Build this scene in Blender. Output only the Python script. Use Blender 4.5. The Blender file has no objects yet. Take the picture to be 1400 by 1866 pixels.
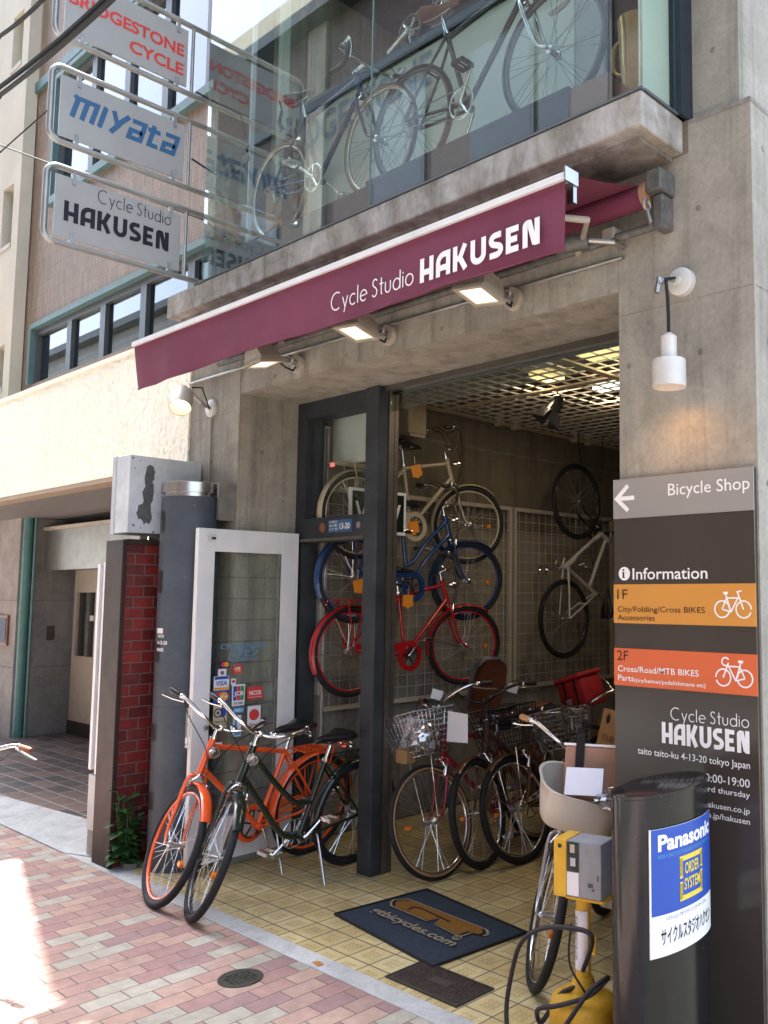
import bpy, bmesh, math, random
from mathutils import Vector as V, Matrix
R = math.radians
random.seed(7)
scene = bpy.context.scene
col = scene.collection

# ---------------------------------------------------------------- camera, sky, sun, exposure
cam_data = bpy.data.cameras.new('camera')
cam = bpy.data.objects.new('camera', cam_data); col.objects.link(cam)
cam.matrix_world = Matrix.Translation((0, 0, 1.6)) @ Matrix.Rotation(R(40.389), 4, 'Z') @ Matrix.Rotation(R(95.352), 4, 'X') @ Matrix.Rotation(R(.101), 4, 'Z')
cam_data.sensor_fit = 'VERTICAL'; cam_data.sensor_height = 36; cam_data.sensor_width = 27
cam_data.lens = 1615.7 / 1866 * 36
cam_data.shift_x = -(993 - 700) / 1866
cam_data.shift_y = 0
cam_data.clip_start = .05; cam_data.clip_end = 3000
scene.camera = cam

SUN = V((-.40, .12, 1.0)).normalized()          # towards the sun
world = bpy.data.worlds.new('World'); scene.world = world; world.use_nodes = True
wn = world.node_tree.nodes; wl = world.node_tree.links
sky = wn.new('ShaderNodeTexSky'); sky.sky_type = 'NISHITA'; sky.sun_disc = False
sky.sun_elevation = math.asin(SUN.z); sky.sun_rotation = math.atan2(SUN.x, SUN.y)
sky.air_density = 1.0; sky.dust_density = 3.0; sky.ozone_density = 1.0
hs_ = wn.new('ShaderNodeHueSaturation'); hs_.inputs['Saturation'].default_value = .8; wl.new(sky.outputs[0], hs_.inputs['Color'])   # hazy, whitish summer sky
wl.new(hs_.outputs[0], wn['Background'].inputs[0]); wn['Background'].inputs[1].default_value = .15
sd = bpy.data.lights.new('sun', 'SUN'); sd.energy = 4.5; sd.angle = R(.5); sd.color = (1, .97, .92)
so = bpy.data.objects.new('sun', sd); col.objects.link(so)
so.rotation_euler = SUN.to_track_quat('Z', 'Y').to_euler()
scene.view_settings.view_transform = 'Standard'; scene.view_settings.look = 'None'
scene.view_settings.exposure = 2.72; scene.view_settings.gamma = 1
scene.cycles.max_bounces = 8; scene.cycles.transparent_max_bounces = 16
scene.cycles.caustics_reflective = False; scene.cycles.caustics_refractive = False
scene.cycles.sample_clamp_indirect = 4

# ---------------------------------------------------------------- materials
MATS = {}; K = .86
dim = lambda c: tuple(x * K for x in c)
class NT:
    def __init__(s, name):
        s.m = bpy.data.materials.new(name); s.m.use_nodes = True
        s.n = s.m.node_tree.nodes; s.l = s.m.node_tree.links
        s.b = s.n['Principled BSDF']; MATS[name] = s.m
        s.tc = s.n.new('ShaderNodeTexCoord')
        s.obj = s.tc.outputs['Object']
    def new(s, t, ins=None, **at):
        x = s.n.new(t)
        for k, v in at.items(): setattr(x, k, v)
        for k, v in (ins or {}).items(): s.set(x.inputs[k], v)
        return x
    def set(s, sock, v):
        if isinstance(v, bpy.types.NodeSocket): s.l.new(v, sock)
        else: sock.default_value = v
    def math(s, op, a, b=0, c=0):
        x = s.new('ShaderNodeMath', {0: a, 1: b}, operation=op)
        if op in ('MULTIPLY_ADD',): s.set(x.inputs[2], c)
        return x.outputs[0]
    def mapping(s, scale=(1, 1, 1), rot=(0, 0, 0), loc=(0, 0, 0), vec=None):
        return s.new('ShaderNodeMapping', {'Vector': vec or s.obj, 'Scale': scale, 'Rotation': rot, 'Location': loc}).outputs[0]
    def noise(s, scale, detail=6, rough=.6, vec=None, dist=0):
        return s.new('ShaderNodeTexNoise', {'Vector': vec or s.obj, 'Scale': scale, 'Detail': detail, 'Roughness': rough, 'Distortion': dist}).outputs[0]
    def ramp(s, fac, stops, interp='LINEAR'):
        r = s.new('ShaderNodeValToRGB', {0: fac}); e = r.color_ramp; e.interpolation = interp
        while len(e.elements) < len(stops): e.elements.new(.5)
        for q, (p, c) in zip(e.elements, stops):
            q.position = p
            q.color = (c, c, c, 1) if isinstance(c, (int, float)) else (*c, 1)
        return r.outputs[0]
    def mix(s, fac, a, b, mode='MIX'):
        x = s.n.new('ShaderNodeMix'); x.data_type = 'RGBA'; x.blend_type = mode
        s.set(x.inputs[0], fac)
        for i, v in ((6, a), (7, b)):
            if isinstance(v, tuple) and len(v) == 3: v = (*v, 1)
            s.set(x.inputs[i], v)
        return x.outputs[2]
    def bump(s, h, strength=.3, dist=.01):
        b = s.new('ShaderNodeBump', {'Height': h, 'Strength': strength, 'Distance': dist})
        s.l.new(b.outputs[0], s.b.inputs['Normal'])
    def out(s, c, rough=.5, metal=0, **k):
        if isinstance(c, tuple) and len(c) == 3: c = (*c, 1)
        s.set(s.b.inputs['Base Color'], c); s.set(s.b.inputs['Roughness'], rough); s.set(s.b.inputs['Metallic'], metal)
        for a, v in k.items(): s.set(s.b.inputs[a.replace('_', ' ')], v)
        return s.m

def mat(name, c, rough=.5, metal=0, var=.12, vs=9, bump=0, bs=60, coat=0, emit=0, ecol=None):
    t = NT(name); c = dim(c)
    if max(c) < .2: t.b.inputs['Specular IOR Level'].default_value = .3
    n = t.noise(vs)
    cc = t.mix(1, (*c, 1), t.ramp(n, [(.3, 1 - var), (.7, 1 + var * .6)]), 'MULTIPLY') if var else (*c, 1)
    rr = t.math('MULTIPLY_ADD', t.noise(vs * 2.3), .25 * rough, rough * .87) if rough > .05 else rough
    t.out(cc, rr, metal)
    if coat: t.b.inputs['Coat Weight'].default_value = coat; t.b.inputs['Coat Roughness'].default_value = .08
    if bump: t.bump(t.noise(bs, 4), bump, .004)
    if emit:
        t.b.inputs['Emission Color'].default_value = (*(ecol or c), 1); t.b.inputs['Emission Strength'].default_value = emit
    return t.m

def concrete(name, base, stain=.5, white=0.0):
    t = NT(name); base = dim(base)
    big = t.noise(1.3, 5, .6, dist=.4)
    fine = t.noise(55, 5, .7)
    st = t.noise(1, 6, .65, vec=t.mapping((9, 9, .55)), dist=.3)
    c = t.mix(t.ramp(big, [(.3, 0.), (.72, 1.)]), tuple(x * .78 for x in base), tuple(x * 1.12 for x in base))
    c = t.mix(1, c, t.ramp(st, [(.34, 1 - stain), (.52, 1.)]), 'MULTIPLY')
    c = t.mix(1, c, t.ramp(fine, [(.25, .84), (.6, 1.06)]), 'MULTIPLY')
    mid = t.noise(6, 7, .7, dist=.6)
    c = t.mix(1, c, t.ramp(mid, [(.3, .79), (.6, 1.07)]), 'MULTIPLY')
    if white:
        w = t.noise(1, 6, .7, vec=t.mapping((5, 5, 3.2), loc=(3, 1, 2)), dist=.5)
        c = t.mix(t.ramp(w, [(.42, 0.), (.66, white)]), c, (.62, .60, .58))
        d = t.noise(1, 6, .7, vec=t.mapping((11, 11, 3.0), loc=(8, 3, 5)), dist=.3)
        c = t.mix(t.ramp(d, [(.48, 0.), (.72, .45)]), c, (.09, .075, .06))
    v = t.new('ShaderNodeTexVoronoi', {'Vector': t.obj, 'Scale': 34.}, feature='F1').outputs[0]
    pit = t.ramp(v, [(.06, 0.), (.12, 1.)])
    t.out(c, .85)
    t.bump(t.mix(.5, pit, fine), .35, .006)
    return t.m
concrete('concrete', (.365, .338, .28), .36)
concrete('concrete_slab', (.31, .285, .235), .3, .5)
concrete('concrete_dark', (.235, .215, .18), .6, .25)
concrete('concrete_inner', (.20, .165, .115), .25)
concrete('cement_kerb', (.50, .51, .50), .08)
concrete('granite_grey', (.30, .29, .275), .1)
concrete('granite_pale', (.36, .34, .32), .1)

def bricks(name, cols, mortar, w, h, plane, offset=.5, msize=.006, loc=(0, 0, 0), rough=.75, bump=.4, dirt=.15, rot90=False):
    t = NT(name); cols = [dim(x) for x in cols]; mortar = dim(mortar)
    sx = t.new('ShaderNodeSeparateXYZ', {0: t.obj})
    a, b = {'XY': (0, 1), 'YX': (1, 0), 'XZ': (0, 2), 'YZ': (1, 2), 'ZX': (2, 0)}[plane]
    vec = t.new('ShaderNodeCombineXYZ', {0: sx.outputs[a], 1: sx.outputs[b], 2: 0.}).outputs[0]
    vec = t.mapping((1, 1, 1), loc=loc, vec=vec)
    br = t.new('ShaderNodeTexBrick', {'Vector': vec, 'Color1': (0, 0, 0, 1), 'Color2': (1, 1, 1, 1), 'Mortar': (.5, .5, .5, 1), 'Scale': 1.,
               'Mortar Size': msize, 'Mortar Smooth': .2, 'Bias': 0., 'Brick Width': w, 'Row Height': h}, offset=offset, squash=1)
    n = len(cols)
    c = t.ramp(br.outputs['Color'], [(i / n, x) for i, x in enumerate(cols)], 'CONSTANT')
    c = t.mix(1, c, t.ramp(t.noise(14, 6, .7), [(.25, 1 - dirt), (.65, 1 + dirt * .5)]), 'MULTIPLY')
    c = t.mix(1, c, t.ramp(t.noise(120, 3, .6), [(.3, .93), (.7, 1.05)]), 'MULTIPLY')
    c = t.mix(1, c, t.ramp(t.noise(1.1, 5, .6, dist=.5), [(.3, 1 - dirt), (.65, 1.04)]), 'MULTIPLY')
    c = t.mix(br.outputs['Fac'], c, mortar)
    t.out(c, rough)
    hgt = t.math('SUBTRACT', t.math('MULTIPLY', t.noise(40, 4), .25), br.outputs['Fac'])
    t.bump(hgt, bump, .006)
    return t.m
bricks('pavement_bricks', [(.37, .215, .19), (.475, .31, .245), (.43, .265, .22), (.335, .21, .20), (.485, .335, .26), (.425, .395, .32), (.39, .23, .205), (.455, .31, .25), (.42, .275, .23), (.45, .415, .34)],
       (.13, .09, .085), .1667, .0985, 'YX', .5, .0028, rough=.8, dirt=.24)
bricks('glazed_red_bricks', [(.155, .014, .012), (.21, .022, .016), (.10, .010, .009), (.175, .016, .013), (.13, .02, .016)], (.115, .095, .085), .125, .066, 'YZ', .5, .003, rough=.42, bump=.6, dirt=.35)
bricks('brown_wall_tiles', [(.30, .22, .15), (.34, .25, .175), (.275, .20, .135)], (.17, .125, .10), .23, .036, 'ZX', .5, .004, rough=.6)
bricks('entry_floor_tiles', [(.13, .10, .085), (.19, .135, .11), (.10, .088, .08), (.22, .15, .125)], (.34, .33, .31), .30, .15, 'XY', .5, .006, rough=.45)
bricks('far_brick', [(.12, .08, .075), (.15, .10, .09), (.105, .07, .068)], (.08, .06, .055), .22, .07, 'XZ', .5, .008)
bricks('pale_siding', [(.62, .62, .60), (.66, .66, .64)], (.3, .3, .3), 3, .18, 'XZ', .5, .01)

def tile_floor():
    t = NT('yellow_dot_tiles'); S = .1475
    sx = t.new('ShaderNodeSeparateXYZ', {0: t.obj})
    def cell(o, off):
        q = t.math('DIVIDE', t.math('ADD', o, off), S)
        return t.math('SUBTRACT', t.math('FRACT', q), .5), t.math('FLOOR', q)
    u, iu = cell(sx.outputs[0], 3.771 + 7.375); v, iv = cell(sx.outputs[1], -2.568 + 7.375)
    mx = t.math('MAXIMUM', t.math('ABSOLUTE', u), t.math('ABSOLUTE', v))
    grout = t.ramp(mx, [(.468, 0.), (.480, 1.)])
    def dd(a):
        k = t.math('DIVIDE', a, .175); r = t.math('ROUND', k)
        r = t.math('MINIMUM', t.math('MAXIMUM', r, -1.), 1.)
        return t.math('SUBTRACT', k, r)
    du, dv = dd(u), dd(v)
    d = t.math('SQRT', t.math('ADD', t.math('MULTIPLY', du, du), t.math('MULTIPLY', dv, dv)))
    ring = t.ramp(d, [(.30, .0), (.35, 1.), (.42, 1.), (.47, 0.)])
    dot = t.ramp(d, [(.36, 1.), (.44, 0.)])
    wn_ = t.new('ShaderNodeTexWhiteNoise', {'Vector': t.new('ShaderNodeCombineXYZ', {0: iu, 1: iv, 2: 0.}).outputs[0]}).outputs[0]
    c = t.ramp(wn_, [(0., (.54, .43, .20)), (.35, (.60, .505, .255)), (.7, (.505, .385, .165)), (1., (.625, .54, .29))])
    c = t.mix(1, c, t.ramp(t.noise(5, 8, .75, dist=.6), [(.30, .68), (.60, 1.06)]), 'MULTIPLY')
    c = t.mix(1, c, t.ramp(t.noise(90, 4), [(.3, .94), (.7, 1.05)]), 'MULTIPLY')
    c = t.mix(t.math('MULTIPLY', dot, t.math('MULTIPLY', t.noise(23), .55)), c, (.27, .17, .08))
    c = t.mix(t.math('MULTIPLY', ring, .45), c, (.22, .14, .06))
    c = t.mix(grout, c, (.125, .105, .09))
    t.out(c, t.math('MULTIPLY_ADD', t.noise(30), .3, .38))
    t.bump(t.math('SUBTRACT', t.math('MULTIPLY', dot, .5), grout), .5, .004)
tile_floor()

def stucco():
    t = NT('cream_stucco')
    v_ = t.new('ShaderNodeTexVoronoi', {'Vector': t.obj, 'Scale': 30., 'Randomness': 1.}, feature='SMOOTH_F1').outputs[0]
    n = t.math('ADD', t.noise(26, 4, .6), t.math('MULTIPLY', v_, .9)); m = t.noise(1.6, 4)
    c = t.mix(t.ramp(m, [(.3, 0.), (.7, 1.)]), (.93, .91, .76), (.97, .95, .81))
    c = t.mix(1, c, t.ramp(n, [(.35, .88), (.62, 1.0)]), 'MULTIPLY')
    c = t.mix(1, c, t.ramp(t.noise(1, 5, vec=t.mapping((6, 6, .5))), [(.25, .93), (.6, 1.)]), 'MULTIPLY')
    t.out(c, .9); t.bump(n, .9, .035)
stucco()

def glass(name, tint, base, k=.9, rough=.0):
    t = NT(name)
    g = t.new('ShaderNodeNewGeometry')
    dt = t.new('ShaderNodeVectorMath', {0: g.outputs['Normal'], 1: g.outputs['Incoming']}, operation='DOT_PRODUCT').outputs['Value']
    c = t.math('SUBTRACT', 1., t.math('ABSOLUTE', dt))
    f = t.math('ADD', base, t.math('MULTIPLY', t.math('POWER', c, 5.), k))
    tr = t.new('ShaderNodeBsdfTransparent', {0: (*tint, 1)})
    gl = t.new('ShaderNodeBsdfGlossy', {'Color': (1, 1, 1, 1), 'Roughness': rough})
    mx = t.new('ShaderNodeMixShader', {0: f, 1: tr.outputs[0], 2: gl.outputs[0]})
    t.l.new(mx.outputs[0], t.n['Material Output'].inputs[0])
glass('shop_glass', (.90, .96, .93), .13, .7)
glass('door_glass', (.97, .99, .98), .05, .7)
glass('dark_window_glass', (.42, .46, .48), .11)
glass('transom_glass', (.68, .73, .69), .10)
glass('clear_bag', (.74, .77, .80), .22, .7, .12)
glass('clear_lens', (.9, .9, .9), .10)

for a in [('white_paint', (.76, .765, .77), .45, 0, .10, 5), ('white_enamel', (.66, .645, .60), .4), ('dark_steel', (.052, .060, .068), .5, .3, .35, 6, .15, 30),
          ('brown_steel', (.17, .15, .13), .4, .7, .2), ('post_grey', (.135, .155, .18), .55, 0, .22, 5, .15, 40), ('chrome', (.82, .82, .82), .12, 1, .05),
          ('stainless', (.55, .54, .52), .28, 1, .1), ('dull_steel', (.42, .40, .37), .45, .85, .3), ('black_rubber', (.016, .016, .018), .7, 0, .15, 20),
          ('black_plastic', (.02, .02, .022), .35), ('black_vinyl', (.018, .018, .02), .3, 0, .1), ('awning_cloth', (.185, .042, .080), .85, 0, .16, 2.2, .1, 400),
          ('navy_panel', (.022, .032, .045), .35, 0, .3, 7), ('sign_brown', (.058, .048, .041), .18, 0, .03), ('sign_grey', (.30, .29, .275), .35, 0, .03),
          ('sign_amber', (.62, .27, .04), .4, 0, .03), ('sign_orange', (.66, .12, .03), .4, 0, .03), ('ink_white', (.88, .88, .88), .5, 0, 0),
          ('ink_black', (.012, .012, .018), .5, 0, 0), ('ink_red', (.68, .06, .045), .5, 0, 0), ('ink_blue', (.035, .125, .26), .5, 0, 0), ('ink_royal', (.02, .08, .42), .4, 0, 0),
          ('ink_yellow', (.78, .62, .06), .5, 0, 0), ('ink_green', (.03, .30, .10), .5, 0, 0), ('ink_orange', (.85, .35, .04), .5, 0, 0), ('ink_brown', (.05, .018, .008), .5, 0, 0),
          ('ink_sky', (.10, .35, .62), .5, 0, 0), ('ink_beige', (.55, .47, .30), .5, 0, 0), ('ink_navy', (.01, .02, .09), .5, 0, 0),
          ('sign_board', (.42, .42, .40), .45, .1, .08, 3), ('weathered_grey', (.15, .148, .138), .6, .2, .4, 30), ('satin_tube', (.40, .40, .37), .42, .7, .15), ('peeled_paint', (.52, .55, .57), .5, 0, .1), ('bare_metal', (.10, .105, .11), .7, 0, .3, 40),
          ('meter_grey', (.46, .48, .50), .5, 0, .1), ('pier_brown', (.095, .058, .048), .5, 0, .25, 8), ('teal_frame', (.13, .22, .22), .5, 0, .15),
          ('dark_frame', (.12, .13, .135), .4, .3), ('green_pipe', (.10, .26, .25), .45, 0, .15), ('beige_paint', (.52, .47, .39), .6), ('soffit_brown', (.40, .31, .22), .7),
          ('soffit_grey', (.23, .22, .21), .6), ('cream_wall', (.62, .57, .45), .8, 0, .1, 2), ('orange_paint', (.95, .115, .018), .25, 0, .04, 5, 0, 0, .6),
          ('dark_green_paint', (.010, .020, .013), .25, 0, .1, 5, 0, 0, .6), ('cream_paint', (.50, .43, .30), .3, 0, .05, 5, 0, 0, .5), ('blue_paint', (.012, .05, .17), .25, 0, .05, 5, 0, 0, .6),
          ('red_paint', (.46, .012, .016), .25, 0, .05, 5, 0, 0, .6), ('white_frame_paint', (.62, .60, .55), .3, 0, .05, 5, 0, 0, .4), ('black_paint', (.02, .02, .024), .25, 0, .05, 5, 0, 0, .5),
          ('maroon_paint', (.30, .015, .04), .25, 0, .05, 5, 0, 0, .5), ('brown_paint', (.12, .055, .03), .3, 0, .05, 5, 0, 0, .4), ('violet_paint', (.045, .042, .12), .25, 0, .05, 5, 0, 0, .5),
          ('silver_paint', (.50, .50, .50), .3, .6), ('tan_rubber', (.42, .23, .10), .6), ('tan_leather', (.40, .215, .135), .5), ('brown_leather', (.17, .06, .03), .45),
          ('cream_plastic', (.62, .57, .49), .4, 0, .04), ('hub_alloy', (.62, .62, .62), .25, 1, .1), ('price_tag', (.88, .30, .02), .5, 0, .04), ('paper', (.80, .80, .84), .6, 0, .04),
          ('cardboard', (.37, .21, .085), .8, 0, .08), ('red_cloth', (.42, .012, .018), .7, 0, .1), ('yellow_paint', (.62, .36, .035), .5, 0, .22, 9, .1, 40), ('mat_fabric', (.032, .046, .068), .95, 0, .18, 30, .6, 500),
          ('mat_gold', (.23, .105, .015), .9, 0, .2, 60), ('mat_tan', (.30, .26, .17), .9, 0, .15, 60), ('grate_iron', (.10, .075, .065), .6, .4, .25, 30), ('manhole_iron', (.075, .075, .06), .55, .5, .3, 30),
          ('leaf', (.045, .12, .03), .5, 0, .35, 14), ('asphalt', (.115, .12, .105), .9, 0, .2, 30, .5, 200), ('wire_white', (.52, .47, .38), .4), ('ceiling_cream', (.46, .38, .25), .6, 0, .12),
          ('wall_board', (.30, .26, .20), .7), ('glossy_black', (.013, .013, .014), .16, 0, .1, 4, 0, 0, 0), ('box_grey', (.25, .265, .285), .5, 0, .1), ('lamp_beige', (.40, .36, .29), .5, 0, .2), ('amber_reflector', (.8, .22, .01), .2), ('red_reflector', (.8, .02, .02), .2),
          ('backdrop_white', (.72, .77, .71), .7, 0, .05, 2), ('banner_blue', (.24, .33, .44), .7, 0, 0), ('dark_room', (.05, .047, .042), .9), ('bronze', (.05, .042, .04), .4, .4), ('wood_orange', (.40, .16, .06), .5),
          ('brass', (.62, .42, .15), .25, 1), ('wood_brown', (.24, .10, .05), .5), ('car_white', (.80, .78, .74), .2, 0, .02, 3, 0, 0, .8), ('litter', (.55, .22, .05), .6, 0, .3, 60), ('cable_black', (.012, .014, .014), .6),
          ('hose_black', (.02, .018, .022), .5), ('grip_cork', (.52, .27, .11), .55), ('pale_tape', (.50, .38, .20), .6), ('spoke_steel', (.72, .72, .72), .3, 1, 0), ('spoke_dark', (.10, .10, .10), .4, .5, 0)]:
    mat(*a)
for n, c, e in [('lamp_glow', (1, .74, .38), 0.6), ('lamp_warm', (1, .36, .07), .10), ('tube_glow', (1, .68, .28), .32), ('tube_cool', (.9, 1, .85), .5), ('bulb', (1, .80, .50), .26), ('tail_red', (1, .02, .01), .12)]:
    mat(n, (.8, .8, .8), .4, 0, 0, emit=e, ecol=c)

def worn(name, base, chip, scale, thr, rough, coat=0, stretch=(1, 1, 1)):
    t = NT(name); n = t.noise(scale, 8, .75, vec=t.mapping(stretch)); m = t.noise(2.2, 3, .5)
    f = t.math('MULTIPLY', t.ramp(n, [(thr, 0.), (thr + .02, 1.)]), t.ramp(m, [(.42, 0.), (.62, 1.)]))
    c = t.mix(1, (*base, 1), t.ramp(t.noise(6, 6, .7), [(.3, .78), (.68, 1.1)]), 'MULTIPLY')
    t.out(t.mix(f, c, chip), t.math('ADD', t.math('MULTIPLY', t.noise(9, 5), .22), rough))
    t.b.inputs['Specular IOR Level'].default_value = .25 if rough > .2 else .4
    t.bump(t.noise(30, 4), .06, .004)
worn('yellow_paint', (.62, .36, .035), (.16, .07, .025), 26, .60, .38)
worn('glossy_black', (.013, .013, .014), (.20, .19, .18), 60, .64, .07, 0, (1, 1, 1))
worn('post_grey', (.065, .078, .095), (.42, .43, .44), 34, .66, .42, 0, (1, 1, .35))
worn('box_grey', (.25, .265, .285), (.05, .05, .05), 40, .66, .4)
worn('pier_brown', (.030, .017, .014), (.20, .18, .16), 50, .73, .42)
worn('peeled_paint', (.50, .535, .56), (.15, .15, .15), 30, .73, .42)

# ---------------------------------------------------------------- mesh helpers
class MB:
    def __init__(s, T=None): s.bm = bmesh.new(); s.T = T or Matrix.Identity(4)
    def v(s, p): return s.bm.verts.new(s.T @ V(p))
    def f(s, vs):
        try: return s.bm.faces.new(vs)
        except ValueError: return None
    def box(s, x0, x1, y0, y1, z0, z1, bev=0):
        c = [(x, y, z) for z in (z0, z1) for y in (y0, y1) for x in (x0, x1)]
        v = [s.v(p) for p in c]
        fs = [s.f([v[i] for i in q]) for q in ((0, 2, 3, 1), (4, 5, 7, 6), (0, 1, 5, 4), (2, 6, 7, 3), (0, 4, 6, 2), (1, 3, 7, 5))]
        if bev:
            es = list({e for f in fs for e in f.edges})
            bmesh.ops.bevel(s.bm, geom=es, offset=bev, segments=2, profile=.5, affect='EDGES')
        return s
    def tube(s, pts, r, n=8, closed=False, cap=True, r1=None):
        P = [V(p) for p in pts]; N = len(P); rings = []
        up = None
        for i, p in enumerate(P):
            if closed: d = (P[(i + 1) % N] - P[i - 1]).normalized()
            else: d = (P[min(i + 1, N - 1)] - P[max(i - 1, 0)]).normalized()
            if up is None: up = d.orthogonal().normalized()
            a = (up - d * up.dot(d))
            a = a.normalized() if a.length > 1e-5 else d.orthogonal().normalized()
            up = a; b = d.cross(a)
            rr = r[i] if isinstance(r, (list, tuple)) else (r + (r1 - r) * i / (N - 1) if r1 is not None else r)
            rings.append([s.v(p + (a * math.cos(2 * math.pi * k / n) + b * math.sin(2 * math.pi * k / n)) * rr) for k in range(n)])
        M = N if closed else N - 1
        for i in range(M):
            A, B = rings[i], rings[(i + 1) % N]
            for k in range(n): s.f([A[k], A[(k + 1) % n], B[(k + 1) % n], B[k]])
        if cap and not closed: s.f(rings[0][::-1]); s.f(rings[-1])
        return s
    def torus(s, c, ax, Rr, r, n=48, m=8, flat=1.0, a0=0, a1=None):
        c = V(c); ax = V(ax).normalized(); u = ax.orthogonal().normalized(); w = ax.cross(u); rings = []
        full = a1 is None; N = n if full else n + 1
        for i in range(N):
            t = a0 + (2 * math.pi if full else (a1 - a0)) * i / n
            d = u * math.cos(t) + w * math.sin(t)
            rings.append([s.v(c + d * (Rr + r * math.cos(2 * math.pi * k / m)) + ax * (r * flat * math.sin(2 * math.pi * k / m))) for k in range(m)])
        for i in range(n):
            A, B = rings[i], rings[(i + 1) % N]
            for k in range(m): s.f([A[k], B[k], B[(k + 1) % m], A[(k + 1) % m]])
        return s
    def lathe(s, prof, c=(0, 0, 0), ax=(0, 0, 1), n=24, cap=True):
        c = V(c); ax = V(ax).normalized(); u = ax.orthogonal().normalized(); w = ax.cross(u); rings = []
        for r, h in prof:
            rings.append([s.v(c + ax * h + (u * math.cos(2 * math.pi * k / n) + w * math.sin(2 * math.pi * k / n)) * max(r, 1e-4)) for k in range(n)])
        for A, B in zip(rings, rings[1:]):
            for k in range(n): s.f([A[k], A[(k + 1) % n], B[(k + 1) % n], B[k]])
        if cap: s.f(rings[0][::-1]); s.f(rings[-1])
        return s
    def cyl(s, p0, p1, r, n=16, r1=None): return s.tube([p0, p1], r, n, r1=r1)
    def ball(s, c, r, n=12, sc=(1, 1, 1)):
        rings = []
        for i in range(1, n // 2):
            a = math.pi * i / (n // 2)
            rings.append([s.v((c[0] + r * sc[0] * math.sin(a) * math.cos(2 * math.pi * k / n), c[1] + r * sc[1] * math.sin(a) * math.sin(2 * math.pi * k / n), c[2] + r * sc[2] * math.cos(a))) for k in range(n)])
        t = s.v((c[0], c[1], c[2] + r * sc[2])); b = s.v((c[0], c[1], c[2] - r * sc[2]))
        for k in range(n): s.f([t, rings[0][k], rings[0][(k + 1) % n]]); s.f([b, rings[-1][(k + 1) % n], rings[-1][k]])
        for A, B in zip(rings, rings[1:]):
            for k in range(n): s.f([A[k], B[k], B[(k + 1) % n], A[(k + 1) % n]])
        return s
    def prism(s, poly, O, U, W, t):
        """2-D polygon in the plane O,U,W, thickened by t along U x W"""
        O, U, W = V(O), V(U), V(W); N = U.cross(W).normalized()
        a = [s.v(O + U * x + W * y) for x, y in poly]; b = [s.v(O + U * x + W * y + N * t) for x, y in poly]
        n = len(poly); s.f(a[::-1]); s.f(b)
        for i in range(n): s.f([a[i], a[(i + 1) % n], b[(i + 1) % n], b[i]])
        return s
    def sheet(s, rows):
        g = [[s.v(p) for p in r] for r in rows]
        for A, B in zip(g, g[1:]):
            for k in range(len(A) - 1): s.f([A[k], A[k + 1], B[k + 1], B[k]])
        return s
    def stroke(s, pts, w, O, U, W, t=.002, closed=False):
        """flat brush stroke along 2-D points with mitred corners"""
        P = [V((p[0], p[1])) for p in pts]
        P = [p for i, p in enumerate(P) if i == 0 or (p - P[i - 1]).length > 1e-5]; n = len(P); L, Rr = [], []
        for i in range(n):
            d0 = (P[i] - P[i - 1]) if (i > 0 or closed) else P[1] - P[0]
            d1 = (P[(i + 1) % n] - P[i]) if (i < n - 1 or closed) else P[-1] - P[-2]
            d0 = d0.normalized(); d1 = d1.normalized()
            n0 = V((-d0.y, d0.x)); n1 = V((-d1.y, d1.x)); m = (n0 + n1)
            m = m.normalized() if m.length > 1e-4 else n0
            k = (w / 2) / max(.45, m.dot(n0))
            L.append(P[i] + m * k); Rr.append(P[i] - m * k)
        O, U, W = V(O), V(U), V(W); N = U.cross(W).normalized()
        for i in range(n if closed else n - 1):
            j = (i + 1) % n
            q = [Rr[i], Rr[j], L[j], L[i]]
            s.prism([(x.x, x.y) for x in q], O, U, W, t)
        return s
    def build(s, name, m, parent=None, smooth=None, fix=True):
        if fix: bmesh.ops.recalc_face_normals(s.bm, faces=s.bm.faces[:])
        me = bpy.data.meshes.new(name); s.bm.to_mesh(me); s.bm.free()
        for x in ([m] if isinstance(m, str) else m): me.materials.append(MATS[x])
        if smooth is not None:
            me.shade_smooth(); me.set_sharp_from_angle(angle=R(smooth))
        o = bpy.data.objects.new(name, me); col.objects.link(o)
        if parent: o.parent = parent
        return o

def tag(o, label=None, cat=None, group=None, kind=None):
    for k, x in (('label', label), ('category', cat), ('group', group), ('kind', kind)):
        if x: o[k] = x
    return o
def thing(name, label, cat, loc=(0, 0, 0), group=None, mw=None):
    o = bpy.data.objects.new(name, None); col.objects.link(o); o.empty_display_size = .1
    if mw is not None: o.matrix_world = mw
    else: o.location = loc
    return tag(o, label, cat, group)
def box(name, b, m, parent=None, bev=0): return MB().box(*b, bev).build(name, m, parent)
def copy_tree(o, parent=None):
    c = o.copy(); col.objects.link(c)
    if parent: c.parent = parent
    for ch in list(o.children): copy_tree(ch, c)
    return c
def arc(cx, cy, r, a0, a1, n=14, ry=None):
    return [(cx + r * math.cos(R(a0 + (a1 - a0) * i / n)), cy + (ry or r) * math.sin(R(a0 + (a1 - a0) * i / n))) for i in range(n + 1)]

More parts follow.
